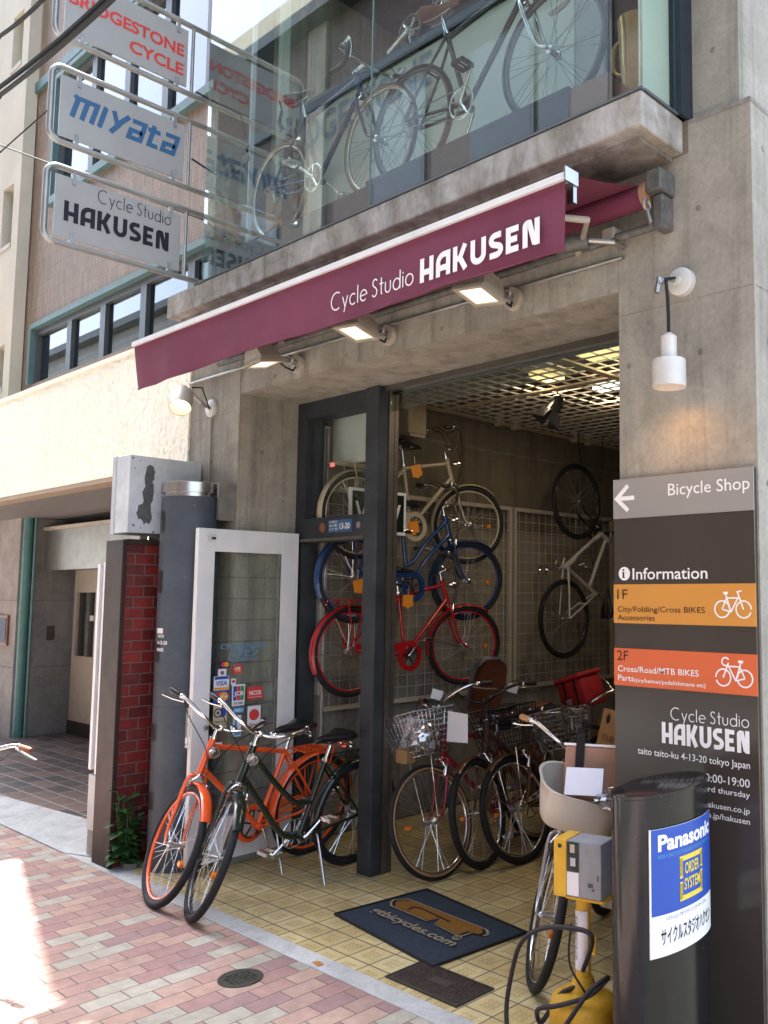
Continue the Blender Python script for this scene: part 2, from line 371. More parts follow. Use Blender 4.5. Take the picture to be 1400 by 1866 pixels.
FONT = None
def text(parent, s, O, U, W, h, width=None, align='L', m='ink_white', bold=0, t=.0012, bend=None, name='lettering', slant=0, spacing=1):
    """flat lettering: O is the base line start (or centre / end), U along the line, W up, h the cap height"""
    cu = bpy.data.curves.new('t', 'FONT'); cu.body = s; cu.size = 1; cu.offset = bold; cu.resolution_u = 3; cu.shear = slant; cu.space_character = spacing
    ob = bpy.data.objects.new('t', cu); col.objects.link(ob)
    me = bpy.data.meshes.new_from_object(ob.evaluated_get(bpy.context.evaluated_depsgraph_get()))
    bpy.data.objects.remove(ob); bpy.data.curves.remove(cu)
    me.name = name
    if not len(me.vertices): return None
    xs = [v.co.x for v in me.vertices]; x0, x1 = min(xs), max(xs)
    k = h / .73; kx = width / (x1 - x0) if width else k
    off = {'L': x0, 'C': (x0 + x1) / 2, 'R': x1}[align]
    O, U, W = V(O), V(U).normalized(), V(W).normalized(); N = U.cross(W)
    for v in me.vertices:
        x, y = (v.co.x - off) * kx, v.co.y * k
        v.co = bend(x, y) if bend else O + U * x + W * y + N * t
    me.materials.clear(); me.materials.append(MATS[m])
    o = bpy.data.objects.new(name, me); col.objects.link(o); o.parent = parent
    return o

# the shop's own lettering, drawn as strokes on a unit cap height
def hakusen(parent, O, U, W, h, width, m):
    w = .24; L = []
    L.append((.72, [[(.12, 0), (.12, 1)], [(.60, 0), (.60, 1)], [(.12, .40), (.60, .40)]]))
    L.append((.74, [[(.12, 0), (.12, .52)] + arc(.42, .56, .30, 180, 90, 8, .32) + [(.62, .88), (.62, 0)], [(.12, .34), (.62, .34)]]))
    L.append((.74, [[(.12, 0), (.12, 1)], [(.14, .46), (.36, .50), (.60, 1)], [(.34, .52), (.62, 0)]]))
    L.append((.74, [[(.12, 1), (.12, .36)] + arc(.37, .36, .25, 180, 360, 12, .25) + [(.62, 1)]]))
    L.append((.66, [[(.56, .88), (.34, .88)] + arc(.31, .70, .19, 90, 250, 8, .18) + arc(.34, .30, .21, 70, -90, 8, .18) + [(.06, .12)]]))
    L.append((.62, [[(.56, .88), (.12, .88)], [(.12, 1), (.12, 0)], [(.12, .12), (.56, .12)], [(.12, .50), (.50, .50)]]))
    L.append((.74, [[(.12, 0), (.12, .70)] + arc(.24, .80, .12, 180, 60, 5, .10) + [(.50, .14), (.62, .10)], [(.62, 0), (.62, 1)]]))
    tot = sum(a for a, _ in L) + .10 * (len(L) - 1); k = width / tot
    b = MB(); x = 0; U, W = V(U).normalized(), V(W).normalized(); z = .0010
    for a, sts in L:
        for st in sts:
            b.stroke([((p[0] + x) * k, p[1] * h) for p in st], w * (k + h) / 2 * .92, V(O) + U.cross(W) * z, U, W, .0006); z += .00003
        x += a + .10
    return b.build('lettering', m, parent)
def cycle_studio(parent, O, U, W, h, width, m, w=.055):
    S = []
    S.append((.95, [arc(.52, .5, .46, 55, 305, 22, .5)]))
    S.append((.55, [[(.04, .62), (.26, .04)], [(.48, .62), (.18, -.28)]]))
    S.append((.58, [arc(.33, .3, .27, 50, 310, 16, .3)]))
    S.append((.18, [[(.08, 0), (.08, 1)]]))
    S.append((.92, [[(.06, .3), (.60, .34)] + arc(.33, .3, .27, 8, 310, 16, .3)]))
    S.append((.56, [arc(.28, .76, .18, 30, 230, 9, .2) + arc(.24, .26, .2, 50, -150, 9, .24)]))
    S.append((.36, [[(.16, .95), (.16, .1), (.24, .02)], [(.02, .62), (.32, .62)]]))
    S.append((.56, [[(.06, .62), (.06, .24)] + arc(.26, .24, .2, 180, 360, 10, .22) + [(.46, .62)]]))
    S.append((.64, [arc(.32, .3, .27, 0, 360, 18, .3), [(.58, 1), (.58, 0)]]))
    S.append((.18, [[(.09, .0), (.09, .60)], [(.09, .74), (.09, .82)]]))
    S.append((.64, [arc(.33, .3, .28, 0, 360, 18, .3)]))
    tot = sum(a for a, _ in S) + .07 * 10; k = width / tot
    b = MB(); x = 0; U, W = V(U).normalized(), V(W).normalized(); z = .0010
    for a, sts in S:
        for st in sts:
            b.stroke([((p[0] + x) * k, p[1] * h) for p in st], w * h, V(O) + U.cross(W) * z, U, W, .0006); z += .00003
        x += a + .07
    return b.build('lettering', m, parent)
X_, Y_, Z_ = V((1, 0, 0)), V((0, 1, 0)), V((0, 0, 1))
# ================================================================ the setting
def struct(o): o['kind'] = 'structure'; return o
YF, ZL = 2.915, 2.85                             # shop front plane, lintel height
def plane(name, x0, x1, y0, y1, z, m): return struct(MB().box(x0, x1, y0, y1, z - .3, z).build(name, m))
plane('ground', -900, 900, -900, 900, -.06, 'asphalt')
plane('road', -60, 60, -2.6, .15, -.03, 'asphalt')
plane('pavement', -60, 40, .35, 2.39, 0, 'pavement_bricks')
plane('kerb', -60, 40, .15, .352, .012, 'cement_kerb')
plane('far_pavement', -60, 40, -4.6, -2.6, 0, 'cement_kerb')
plane('threshold_strip', -5.95, 40, 2.388, 2.49, .003, 'cement_kerb')
plane('shop_floor', -5.70, 2, 2.488, 9, 0.0, 'yellow_dot_tiles')
b = MB(); 
b.sheet([[(-14, 2.386, .006), (-8.2, 2.386, .006), (-6.6, 2.386, .006), (-5.95, 2.386, .006)], [(-14, 2.52, .02), (-8.2, 2.50, .02), (-6.6, 2.56, .02), (-5.62, 2.49, .01)], [(-14, 2.75, .045), (-8.2, 2.60, .045), (-6.6, 2.76, .045), (-5.60, 2.76, .04)]])
struct(b.build('entry_ramp', 'cement_kerb'))
plane('entry_floor', -14, -5.58, 2.58, 7, .02, 'entry_floor_tiles')

# ---------------------------------------------------------------- the shop's own building
shop = thing('shop_building', 'bare grey concrete shop building with a glass display box over its open ground floor', 'building', (-3.4, YF, 0))
def part(name, m, *boxes, bev=0, parent=None, smooth=None):
    k = MB()
    for q in boxes: k.box(*q, bev)
    o = k.build(name, m, None, smooth); o.parent = parent or shop
    o.matrix_parent_inverse = (parent or shop).matrix_world.inverted() if False else Matrix.Translation(-shop.location) if (parent or shop) is shop else Matrix.Identity(4)
    return o
def own(o, root):                                   # world-space mesh under an Empty that stands at its base
    o.parent = root; o.matrix_parent_inverse = Matrix.Translation(-V(root.location)); return o
part('pillar', 'concrete', (-5.62, -4.98, YF, 3.50, 0, 3.335))
part('pillar', 'concrete', (-2.08, -1.47, YF, 3.55, 0, 3.468))
part('upper_pillar', 'concrete', (-1.735, -1.53, YF + .03, 3.55, 3.468, 9.5))
part('joint_stain', 'concrete_dark', (-1.735, -1.468, YF - .002, YF + .028, 3.452, 3.470), (-1.496, -1.468, YF + .0285, 3.5, 3.452, 3.470))
part('lintel', 'concrete', (-4.98, -2.08, YF, 3.55, ZL, 3.335))
part('display_slab', 'concrete_slab', (-5.37, -1.76, 2.615, 2.912, 3.335, 3.474), bev=.008)
part('slab_drip', 'concrete_dark', (-5.32, -1.81, 2.68, 2.911, 3.318, 3.336))
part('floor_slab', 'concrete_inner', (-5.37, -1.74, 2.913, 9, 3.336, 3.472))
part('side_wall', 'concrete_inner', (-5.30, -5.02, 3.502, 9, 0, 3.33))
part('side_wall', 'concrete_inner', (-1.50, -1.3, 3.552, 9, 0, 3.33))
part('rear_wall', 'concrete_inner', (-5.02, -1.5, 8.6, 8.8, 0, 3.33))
part('upper_wall', 'concrete', (-4.98, -4.90, 3.05, 9, 3.474, 9.5))
part('upper_wall', 'concrete', (-1.74, -1.5, 3.552, 9, 3.474, 9.5))
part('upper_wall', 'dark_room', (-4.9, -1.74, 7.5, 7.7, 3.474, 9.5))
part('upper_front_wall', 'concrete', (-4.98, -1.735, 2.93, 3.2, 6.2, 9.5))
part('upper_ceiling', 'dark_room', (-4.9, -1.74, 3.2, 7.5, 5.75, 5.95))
part('roof', 'concrete', (-4.98, -1.5, 2.93, 9, 9.5, 9.7))
for z in (2.955,):      # construction joint lines on the inner left wall
    part('wall_joint', 'concrete_dark', (-5.021, -5.016, 3.56, 8.6, 2.775, 2.785))
k = MB()
for x, z in ((-5.07, 2.41), (-4.60, 2.90), (-3.91, 2.905), (-3.15, 2.905), (-2.03, 2.53), (-1.70, 2.53), (-5.24, 2.10), (-3.0, 3.02), (-3.59, 3.02), (-1.7, 3.1), (-5.3, 2.45), (-2.02, 1.2)):
    own(MB().lathe([(.013, 0), (.011, .003)], (x, YF + .0008, z), (0, -1, 0), 12).build('tie_hole', 'concrete_dark'), shop)
for x, z in ((-1.64, 3.74), (-1.66, 4.0)): own(MB().lathe([(.012, 0), (.01, .003)], (x, YF + .0295, z), (0, -1, 0), 12).build('tie_hole', 'concrete_dark'), shop)
for y, z in ((2.99, 2.01), (2.99, 1.44), (3.02, 2.55), (3.01, 3.3)): own(MB().lathe([(.012, 0), (.010, .003)], (-1.4705, y, z), (1, 0, 0), 12).build('tie_hole', 'concrete_dark'), shop)
for y, z in ((3.08, 2.5), (3.08, 1.9), (3.24, 2.2)): own(MB().lathe([(.011, 0), (.009, .003)], (-4.9805, y, z), (1, 0, 0), 12).build('tie_hole', 'concrete_dark'), shop)

for q in ((-2.079, -1.471, 2.742, 2.7445), (-5.619, -4.981, 2.742, 2.7445), (-2.0815, -2.079, 2.852, 3.33), (-4.981, -4.9785, 2.852, 3.33), (-3.53, -3.5275, 2.852, 3.33)):
    part('panel_joint', 'concrete_dark', (q[0], q[1], YF - .0012, YF + .01, q[2], q[3]))
part('panel_joint', 'concrete_dark', (-1.48, -1.4688, 2.93, 3.5, 2.742, 2.7445))
# glass display box: panes, navy skirting inside, steel ends
part('glass_edge_trim', 'dark_frame', (-5.0, -1.755, 2.612, 2.640, 3.474, 3.484), (-1.78, -1.752, 2.64, 2.912, 3.474, 3.484), (-5.0, -4.975, 2.64, 2.912, 3.474, 3.484))
pane = lambda n, *q: part(n, 'shop_glass', q)
pane('front_pane', -4.975, -3.372, 2.628, 2.633, 3.484, 6.2)
pane('front_pane', -3.366, -1.768, 2.628, 2.633, 3.484, 6.2)
pane('side_pane', -4.98, -4.976, 2.634, 3.05, 3.484, 6.2)
pane('side_pane', -1.767, -1.762, 2.634, 2.86, 3.484, 6.2)
part('pane_edge', 'teal_frame', (-3.3715, -3.3665, 2.6265, 2.634, 3.484, 6.2))
part('corner_post', 'dull_steel', (-1.775, -1.768, 2.634, 2.641, 3.484, 6.2))
part('corner_post', 'dark_frame', (-4.99, -4.94, 2.93, 3.05, 3.484, 6.2))
part('end_channel', 'navy_panel', (-1.80, -1.7355, 2.862, 2.99, 3.474, 6.2))
part('side_screen', 'backdrop_white', (-1.80, -1.79, 2.66, 2.86, 3.484, 6.2))
part('display_roof', 'concrete_slab', (-5.1, -1.74, 2.58, 2.93, 6.2, 6.35))
part('plinth', 'navy_panel', (-4.93, -3.45, 2.70, 3.05, 3.474, 3.660), (-3.52, -2.19, 2.72, 3.06, 3.4745, 3.700))
part('plinth_box_end', 'wood_brown', (-2.189, -2.0, 2.73, 3.05, 3.4745, 3.69))
bd = part('display_backdrop', 'backdrop_white', (-4.94, -2.62, 3.30, 3.32, 3.474, 4.80), (-4.935, -4.86, 3.06, 3.12, 3.474, 6.1))
part('mirrored_cornice_bar', 'navy_panel', (-4.94, -2.5, 3.27, 3.30, 4.82, 4.86))  # dark bar stands in for the cornice line mirrored in the glass
part('backdrop_screen', 'meter_grey', (-2.62, -2.44, 3.31, 3.33, 3.474, 5.0))
text(shop, 'BRIDGESTONE', V((-5.27, 3.293, 4.57)) - V(shop.location), X_, Z_, .20, 1.60, 'L', 'banner_blue', .02)
for x in (-2.40, -2.12):
    o = MB().box(x, x + .16, 3.9, 5.2, 4.52, 4.55).build('ceiling_strip_light', 'tube_glow'); own(o, shop)

# shop front steelwork
win = 'door_glass'
part('window_frame', 'dark_steel', (-4.979, -4.88, 3.34, 3.46, 1.96, ZL - .002), (-4.88, -4.246, 3.34, 3.46, 2.74, ZL - .002), (-4.88, -4.246, 3.335, 3.45, 1.955, 2.085), (-4.879, -4.84, 3.39, 3.45, 2.085, 2.74))
part('window_pane', win, (-4.84, -4.246, 3.42, 3.425, 2.085, 2.74))
part('window_sill', 'brown_steel', (-4.98, -4.246, 3.32, 3.46, 1.935, 1.954))
part('steel_column', 'dark_steel', (-4.245, -4.125, 3.32, 3.395, 0.001, ZL - .002), bev=.004)
part('column_edge', 'brown_steel', (-4.20, -4.121, 3.400, 3.440, 0.001, ZL - .002))
part('door_track', 'brown_steel', (-4.20, -4.124, 3.447, 3.475, 0.001, ZL - .002), (-4.124, -2.081, 3.36, 3.40, 2.815, ZL - .002), (-4.123, -2.081, 3.43, 3.47, 2.815, ZL - .002))
part('transom_glass', 'transom_glass', (-4.12, -2.081, 3.41, 3.416, 2.70, 2.815))
part('door_jamb', 'dark_steel', (-4.979, -4.90, 3.34, 3.46, 0.001, 1.934))
part('inner_trim', 'white_enamel', (-4.965, -4.905, 3.50, 3.54, .95, 2.72))
part('inner_trim', 'wall_board', (-4.965, -4.905, 3.50, 3.54, .02, .949))
own(MB().tube([(-4.87, 3.50, .02), (-4.87, 3.50, 2.7)], .012).build('inner_pipe', 'dull_steel'), shop)
pl = thing('house_number_plate', 'small blue enamel plate numbered 13-20 on the steel window rail', 'number plate', (-4.49, 3.333, 2.02))
o = own(box('plate', (-4.60, -4.37, 3.326, 3.333, 1.985, 2.06), 'ink_blue'), pl)
lo = lambda p, r: V(p) - V(r.location)
text(pl, '13-20', lo((-4.485, 3.3255, 2.003), pl), X_, Z_, .036, .10, 'L', 'ink_white', .02)
for i, s in enumerate(('台東区', '台東', '4丁目')): text(pl, s, lo((-4.592, 3.3255, 2.043 - i * .023), pl), X_, Z_, .013, .085, 'L', 'ink_white')
o = own(MB().lathe([(.03, 0), (.03, .004)], (-4.67, 3.334, 2.02), (0, -1, 0), 18).build('round_badge', 'wood_brown'), shop)
o = own(MB().lathe([(.02, 0), (.02, .004)], (-4.31, 3.334, 2.02), (0, -1, 0), 18).build('round_badge', 'dull_steel'), shop)

# ceiling: cream lattice under the slab with lamps above it
g = thing('ceiling_lattice', 'cream steel lattice ceiling hung inside the shop', 'ceiling grid', (-3.3, 5.5, 3.03))
k = MB()
z0 = 3.03
y = 3.7
while y < 8.4: k.box(-4.98, -1.55, y, y + .009, z0, z0 + .009); y += .12
x = -4.95
while x < -1.6: k.box(x, x + .009, 3.66, 8.45, z0 + .0095, z0 + .018); x += .12
own(k.build('lattice', 'wire_white'), g)
k = MB()
for y in (4.62, 5.55, 6.5, 7.4): k.box(-4.99, -1.55, y, y + .06, z0 - .012, z0 - .001)
for x in (-4.985, -3.35): k.box(x, x + .06, 3.66, 8.45, z0 - .026, z0 - .0125)
own(k.build('beam', 'ceiling_cream'), g)
for y in (4.15, 4.35, 5.2, 5.4, 6.2, 6.4, 7.1, 7.3): own(MB().box(-4.97, -4.90, y, y + .05, z0 - .05, z0 + .06).build('hanger', 'ceiling_cream'), g)
for lab, x0, x1, y0, y1, m in (('long warm fluorescent lamp over the lattice near the right pillar', -3.42, -2.5, 4.22, 4.50, 'tube_glow'), ('small warm lamp glowing over the lattice behind the black spotlight', -4.02, -3.86, 4.55, 4.75, 'tube_glow'), ('greenish white tube lamp over the lattice deeper in the shop', -3.92, -3.6, 5.15, 5.24, 'tube_cool')):
    t = thing('ceiling_lamp', lab, 'ceiling lamp', ((x0 + x1) / 2, (y0 + y1) / 2, 3.12))
    own(box('lamp_housing', (x0 - .03, x1 + .03, y0 - .03, y1 + .03, 3.15, 3.2), 'white_enamel'), t)
    own(box('tube', (x0, x1, y0, y1, 3.11, 3.149), m), t)
    al = bpy.data.lights.new('lamp_light', 'AREA'); al.shape = 'RECTANGLE'; al.size = x1 - x0; al.size_y = y1 - y0; al.energy = 2.0 * (x1 - x0) + .2; al.color = (1, .80, .56)
    ao = bpy.data.objects.new('lamp_light', al); col.objects.link(ao); ao.location = ((x0 + x1) / 2, (y0 + y1) / 2, 3.105); own(ao, t)
t = thing('track_spotlight', 'black barn-door spotlight hanging from the ceiling lattice', 'spotlight', (-3.88, 4.68, 3.0))
own(MB().tube([(-3.9, 4.72, 3.03), (-3.9, 4.72, 2.96)], .008).tube([(-3.96, 4.70, 2.90), (-3.95, 4.72, 2.965), (-3.85, 4.72, 2.965), (-3.84, 4.70, 2.90)], .006).build('yoke', 'black_plastic'), t)
T = Matrix.Translation((-3.9, 4.68, 2.9)) @ Matrix.Rotation(R(-25), 4, 'X') @ Matrix.Rotation(R(20), 4, 'Y')
own(MB(T).lathe([(.035, .09), (.05, .07), (.05, -.02), (.06, -.04)], n=16).build('housing', 'black_paint', smooth=40), t)
k = MB(T)
for a in range(4):
    q = Matrix.Rotation(a * math.pi / 2, 4, 'Z'); k.T = T @ q
    k.prism([(-.045, 0), (.045, 0), (.065, .09), (-.065, .09)], (0, .055, -.035), (1, 0, 0), V((0, .35, -.94)), .003)
own(k.build('barn_door', 'black_paint'), t)
own(MB(T).lathe([(.045, -.02), (.045, -.022)], n=16).build('lens', 'tube_glow'), t)
t = thing('wall_duct', 'cream painted duct end high on the inner wall behind the column', 'duct', (-4.93, 4.35, 2.8))
own(MB().box(-5.015, -4.90, 4.22, 4.40, 2.78, 3.0, .01).build('duct', 'ceiling_cream'), t)
own(MB().box(-4.935, -4.898, 4.235, 4.385, 2.76, 2.779).build('flange', 'beige_paint'), t)

# wire grid panels on the inner left wall, board behind them
for i, (ya, yb, lab) in enumerate(((3.56, 5.42, 'cream wire grid panel behind the stacked white, blue and red bicycles'), (5.45, 6.85, 'cream wire grid panel behind the hanging white bicycle'), (6.88, 8.2, 'cream wire grid panel deepest in the shop, half hidden by the right pillar'))):
    t = thing('wire_grid_panel', lab, 'grid panel', (-4.98, ya, .8), 'wire grid panels along the inner wall')
    k = MB(); y = ya + .08
    while y < yb - .03: k.tube([(-4.985, y, .86), (-4.985, y, 2.31)], .0028, 5); y += .085
    z = .94
    while z < 2.3: k.tube([(-4.979, ya, z), (-4.979, yb, z)], .0028, 5); z += .085
    own(k.build('wires', 'wire_white'), t)
    own(MB().box(-5.0, -4.965, ya, ya + .03, .83, 2.33).box(-5.0, -4.965, yb - .03, yb, .83, 2.33).box(-4.999, -4.966, ya + .03, yb - .03, 2.30, 2.33).box(-4.999, -4.966, ya + .03, yb - .03, .83, .86).build('frame', 'wire_white'), t)
part('wainscot', 'concrete_dark', (-5.019, -5.010, 3.56, 8.5, .02, 1.05))
part('wainscot', 'wall_board', (-5.019, -5.011, 3.56, 8.5, 1.05, 2.12))

# ---------------------------------------------------------------- signboard on the right pillar
sb = thing('shop_sign_board', 'tall dark brown information board with amber and orange bands on the right pillar', 'sign board', (-1.78, 2.905, .02))
ys = 2.893
own(box('board', (-2.094, -1.478, ys, 2.914, .02, 2.06), 'sign_brown'), sb)
for z0, z1, m in ((1.905, 2.063, 'sign_grey'), (1.49, 1.643, 'sign_amber'), (1.247, 1.392, 'sign_orange')):
    own(box('colour_band', (-2.096, -1.476, ys - .003, ys, z0, z1), m), sb)
yb = ys - .0035
P = lambda x, z, d=0: lo((x, (yb if not d else ys - .0005), z), sb)
T_ = lambda s, x, z, h, w, al='L', m='ink_white', b=0, d=0: text(sb, s, P(x, z, d), X_, Z_, h, w, al, m, b)
T_('Bicycle Shop', -1.49, 1.982, .048, .345, 'R', b=.004)
k = MB(); k.stroke([(.055, .05), (0, 0), (.055, -.05)], .017, P(-2.078, 1.985), X_, Z_, .001).stroke([(.004, 0), (.085, 0)], .017, P(-2.078, 1.985) - V((0, .0003, 0)), X_, Z_, .001)
k.build('arrow', 'ink_white', sb)
MB().lathe([(.027, 0), (.027, .001)], P(-2.045, 1.685, 1), (0, -1, 0), 24).build('info_symbol', 'ink_white', sb)
k = MB(); q = P(-2.045, 1.685, 1) - V((0, .0012, 0))
for p, w in (([(-.004, -.014), (-.004, .006)], .008), ([(-.010, .005), (0, .005)], .003), ([(-.010, -.015), (.004, -.015)], .003), ([(-.004, .011), (-.004, .018)], .008)): k.stroke(p, w, q, X_, Z_, .0004)
k.build('info_letter', 'ink_black', sb)
T_('Information', -2.005, 1.662, .046, .335, b=.008, d=1)
T_('1F', -2.078, 1.585, .040, .050, m='ink_brown'); T_('City/Folding/Cross BIKES', -2.076, 1.535, .023, .395, m='ink_brown'); T_('Accessories', -2.076, 1.502, .023, .175, m='ink_brown')
T_('2F', -2.08, 1.345, .040, .053, m='ink_brown'); T_('Cross/Road/MTB BIKES', -2.076, 1.302, .024, .365, b=.006); T_('Parts', -2.076, 1.266, .024, .075, b=.006); T_('(tire/helmet/pedal/shimano etc)', -1.998, 1.264, .016, .315, b=.006)
cycle_studio(sb, P(-1.838, 1.135, 1), X_, Z_, .045, .326, 'ink_white', .07)
hakusen(sb, P(-1.876, 1.045, 1), X_, Z_, .078, .364, 'ink_white')
T_('taito taito-ku 4-13-20 tokyo Japan', -1.512, .993, .026, .475, 'R', d=1, b=.004)
T_('open:10:00-19:00', -1.514, .928, .030, .295, 'R', d=1, b=.002); T_('holiday:2nd & 3rd thursday', -1.514, .893, .021, .395, 'R', d=1, b=.002)
T_('www.hakusen.co.jp', -1.516, .838, .021, .265, 'R', d=1, b=.002); T_('rakuten.co.jp/hakusen', -1.516, .802, .021, .30, 'R', d=1, b=.002)
def icon(x, z, flip, drop):
    k = MB(); s = .6 * flip; a = [0]
    def st(p, w=.0055, c=False): a[0] += .0001; k.stroke([(q[0] * s, q[1] * .6) for q in p], w, P(x, z) - V((0, a[0], 0)), X_, Z_, .0006, c)
    st(arc(-.072, -.02, .050, 0, 340, 26)); st(arc(.072, -.02, .050, 0, 340, 26))
    st([(-.072, -.02), (-.040, .048), (.035, .048), (-.012, -.035), (-.072, -.02)]); st([(-.012, -.035), (-.048, .075)]); st([(-.062, .078), (-.030, .078)], .009)
    st([(.072, -.02), (.032, .085), (.060, .090)] if not drop else [(.072, -.02), (.035, .07)])
    if drop: st(arc(.055, .075, .024, -150, 150, 14))
    k.build('bicycle_symbol', 'ink_white', sb)
icon(-1.567, 1.562, 1, 0); icon(-1.567, 1.317, -1, 1)

# ---------------------------------------------------------------- awning
aw = thing('awning', 'wine red fabric awning lettered for the cycle shop over the entrance', 'awning', (-3.48, 2.85, 3.2))
yA, xa, xb, za, zb = 2.30, -5.10, -1.865, 3.035, 2.785
n = 60
def vy(i, j): u = i / n; return yA - .005 * math.sin(u * 37 + math.sin(u * 9) * 3) * (j / 4) + .006 * math.sin(u * 5 + 1) * (j / 4) ** 2 + (.03 * (j / 4) * max(0, .12 - u) / .12)
own(MB().sheet([[(xa + (xb - xa) * i / n + .004 * j / 4 * math.sin(i), vy(i, j), za + (zb - za) * j / 4 - (.006 * math.sin(i * .22) if j == 4 else 0)) for i in range(n + 1)] for j in range(5)]).build('valance', 'awning_cloth', smooth=60, fix=False), aw)
own(MB().tube([(xa + (xb - xa) * i / n, vy(i, 4) - .0015, zb + .006 - .006 * math.sin(i * .22)) for i in range(n + 1)], .0045, 6).build('hem', 'awning_cloth', smooth=60), aw)
own(MB().sheet([[(xa + .02, yA + .01, 3.062), (xb - .005, yA + .01, 3.062)], [(xa + .02, 2.6, 3.145), (xb - .03, 2.6, 3.145)], [(xa + .02, 2.86, 3.232), (xb - .055, 2.86, 3.232)]]).build('canopy', 'awning_cloth', fix=False), aw)
own(MB().box(xa - .005, xb + .01, yA - .014, yA + .010, za, za + .026).box(xa - .005, xb + .01, yA + .0101, yA + .030, za + .004, za + .012).build('front_bar', 'white_paint'), aw)
own(MB().box(xb + .0105, xb + .018, yA - .022, yA + .05, za - .01, za + .040).box(xb - .02, xb + .0104, yA + .031, yA + .05, za - .07, za + .03).build('bar_end', 'stainless'), aw)
own(MB().cyl((-5.2, 2.85, 3.185), (-1.90, 2.85, 3.185), .048, 20).build('roller', 'awning_cloth', smooth=40), aw)
own(MB().lathe([(.055, 0), (.055, .03)], (-1.90, 2.85, 3.185), (1, 0, 0), 20).build('roller_end', 'tan_leather', smooth=40), aw)
k = MB().box(-1.868, -1.80, 2.80, 2.912, 3.17, 3.26, .006).box(-1.855, -1.81, 2.83, 2.912, 3.03, 3.165, .006)
own(k.build('bracket', 'weathered_grey'), aw)
own(MB().torus((-1.862, 2.80, 3.12), (1, 0, 0), .022, .006, 18).tube([(-1.862, 2.80, 3.10), (-1.845, 2.80, 3.04)], .008).build('crank_eye', 'dull_steel'), aw)
own(MB().cyl((-5.15, 2.86, 3.055), (-1.86, 2.86, 3.055), .018, 12).build('torsion_bar', 'weathered_grey', smooth=40), aw)
for x in (-4.6, -2.25):
    own(MB().tube([(x, 2.86, 3.04), (x + .25, 2.6, 3.03), (x + .02, 2.33, 3.04)], .014, 8).build('folding_arm', 'lamp_beige'), aw)
    own(MB().box(x + .14, x + .2, 2.84, 2.912, 3.05, 3.10, .004).build('arm_bracket', 'lamp_beige'), aw)
q = lambda x, z: lo((x, yA - .0135, z), aw)
cycle_studio(aw, q(-3.185, 2.840), X_, Z_, .078, .548, 'ink_white', .07); hakusen(aw, q(-2.60, 2.832), X_, Z_, .098, .632, 'ink_white')

# ---------------------------------------------------------------- lamps on the front
def flood(x, z, hx, lab, tilt, roll):
    t = thing('flood_light', lab, 'flood light', (x, YF, z), 'square flood lights under the awning')
    own(MB().lathe([(.055, 0), (.055, .02), (.05, .026)], (x, YF - .0005, z), (0, -1, 0), 24).build('wall_plate', 'lamp_beige', smooth=40), t)
    own(MB().tube([(x, YF - .02, z), (x + (hx - x) * .4, YF - .10, z + .012), (hx, YF - .16, z + .01)], .014, 10).torus((x + .01, YF - .07, z + .01), (0, 1, .3), .022, .007, 14, 6).build('arm', 'dull_steel'), t)
    own(MB().tube([(x, YF - .025, z - .02), (x + .03, YF - .06, z - .055), (x + .045, YF - .12, z - .05), (hx, YF - .15, z)], .005, 6).build('cable', 'cable_black', smooth=60), t)
    T = Matrix.Translation((hx, YF - .23, z - .03)) @ Matrix.Scale(.9, 4) @ Matrix.Rotation(R(tilt), 4, 'X') @ Matrix.Rotation(R(roll), 4, 'Y')
    k = MB(T); k.prism([(-.10, -.005), (.10, -.005), (.095, .02), (.06, .085), (-.06, .085), (-.095, .02)], (0, -.07, 0), X_, Z_, -.14)
    own(k.build('housing', 'lamp_beige'), t)
    k = MB(T)
    for i in range(5): k.box(-.05 + i * .024, -.044 + i * .024, -.05, .05, .086, .10)
    own(k.build('cooling_fins', 'lamp_beige'), t)
    own(MB(T).box(-.108, .108, -.088, -.066, -.022, -.0051).box(-.108, .108, .066, .088, -.022, -.0051).box(-.108, -.084, -.066, .066, -.022, -.0051).box(.084, .108, -.066, .066, -.022, -.0051).build('rim', 'lamp_beige'), t)
    own(MB(T).box(-.084, .084, -.066, .066, -.014, -.0052).build('lens', 'bulb'), t)
flood(-4.35, 2.93, -4.36, 'square beige flood light nearest the white wall spot', 12, -4)
flood(-3.54, 2.945, -3.52, 'glowing square flood light, the middle of the three under the awning', -16, 6)
flood(-2.66, 2.945, -2.66, 'glowing square flood light under the white awning lettering', -16, 8)
t = thing('work_lamp', 'clear glass lamp tucked behind the right end of the awning valance', 'lamp', (-2.2, YF, 3.05))
own(MB().cyl((-2.12, 2.76, 3.03), (-2.24, 2.70, 3.02), .035, 14).build('lamp_body', 'weathered_grey', smooth=40), t)
own(MB().lathe([(.036, 0), (.042, .03), (.04, .13), (.03, .14)], (-2.24, 2.70, 3.02), (-.89, -.45, -.08), 16).build('glass_globe', 'clear_lens', smooth=40), t)
own(MB().tube([(-2.12, 2.76, 3.03), (-2.05, 2.84, 3.03), (-2.05, 2.912, 3.03)], .012).build('arm', 'dull_steel'), t)
t = thing('cylinder_spot', 'white cylindrical wall spot with a glowing mouth at the left pillar', 'wall lamp', (-5.31, YF, 2.80))
own(MB().lathe([(.058, 0), (.058, .016), (.05, .022)], (-5.31, YF - .0005, 2.80), (0, -1, 0), 24).build('wall_plate', 'white_enamel', smooth=40), t)
own(MB().tube([(-5.31, YF - .02, 2.80), (-5.27, YF - .10, 2.815), (-5.28, YF - .19, 2.89)], .012).build('arm', 'dull_steel'), t)
own(MB().tube([(-5.31, YF - .02, 2.79), (-5.24, YF - .08, 2.83), (-5.21, YF - .13, 2.90), (-5.2, YF - .2, 2.885)], .005, 6).build('cable', 'cable_black'), t)
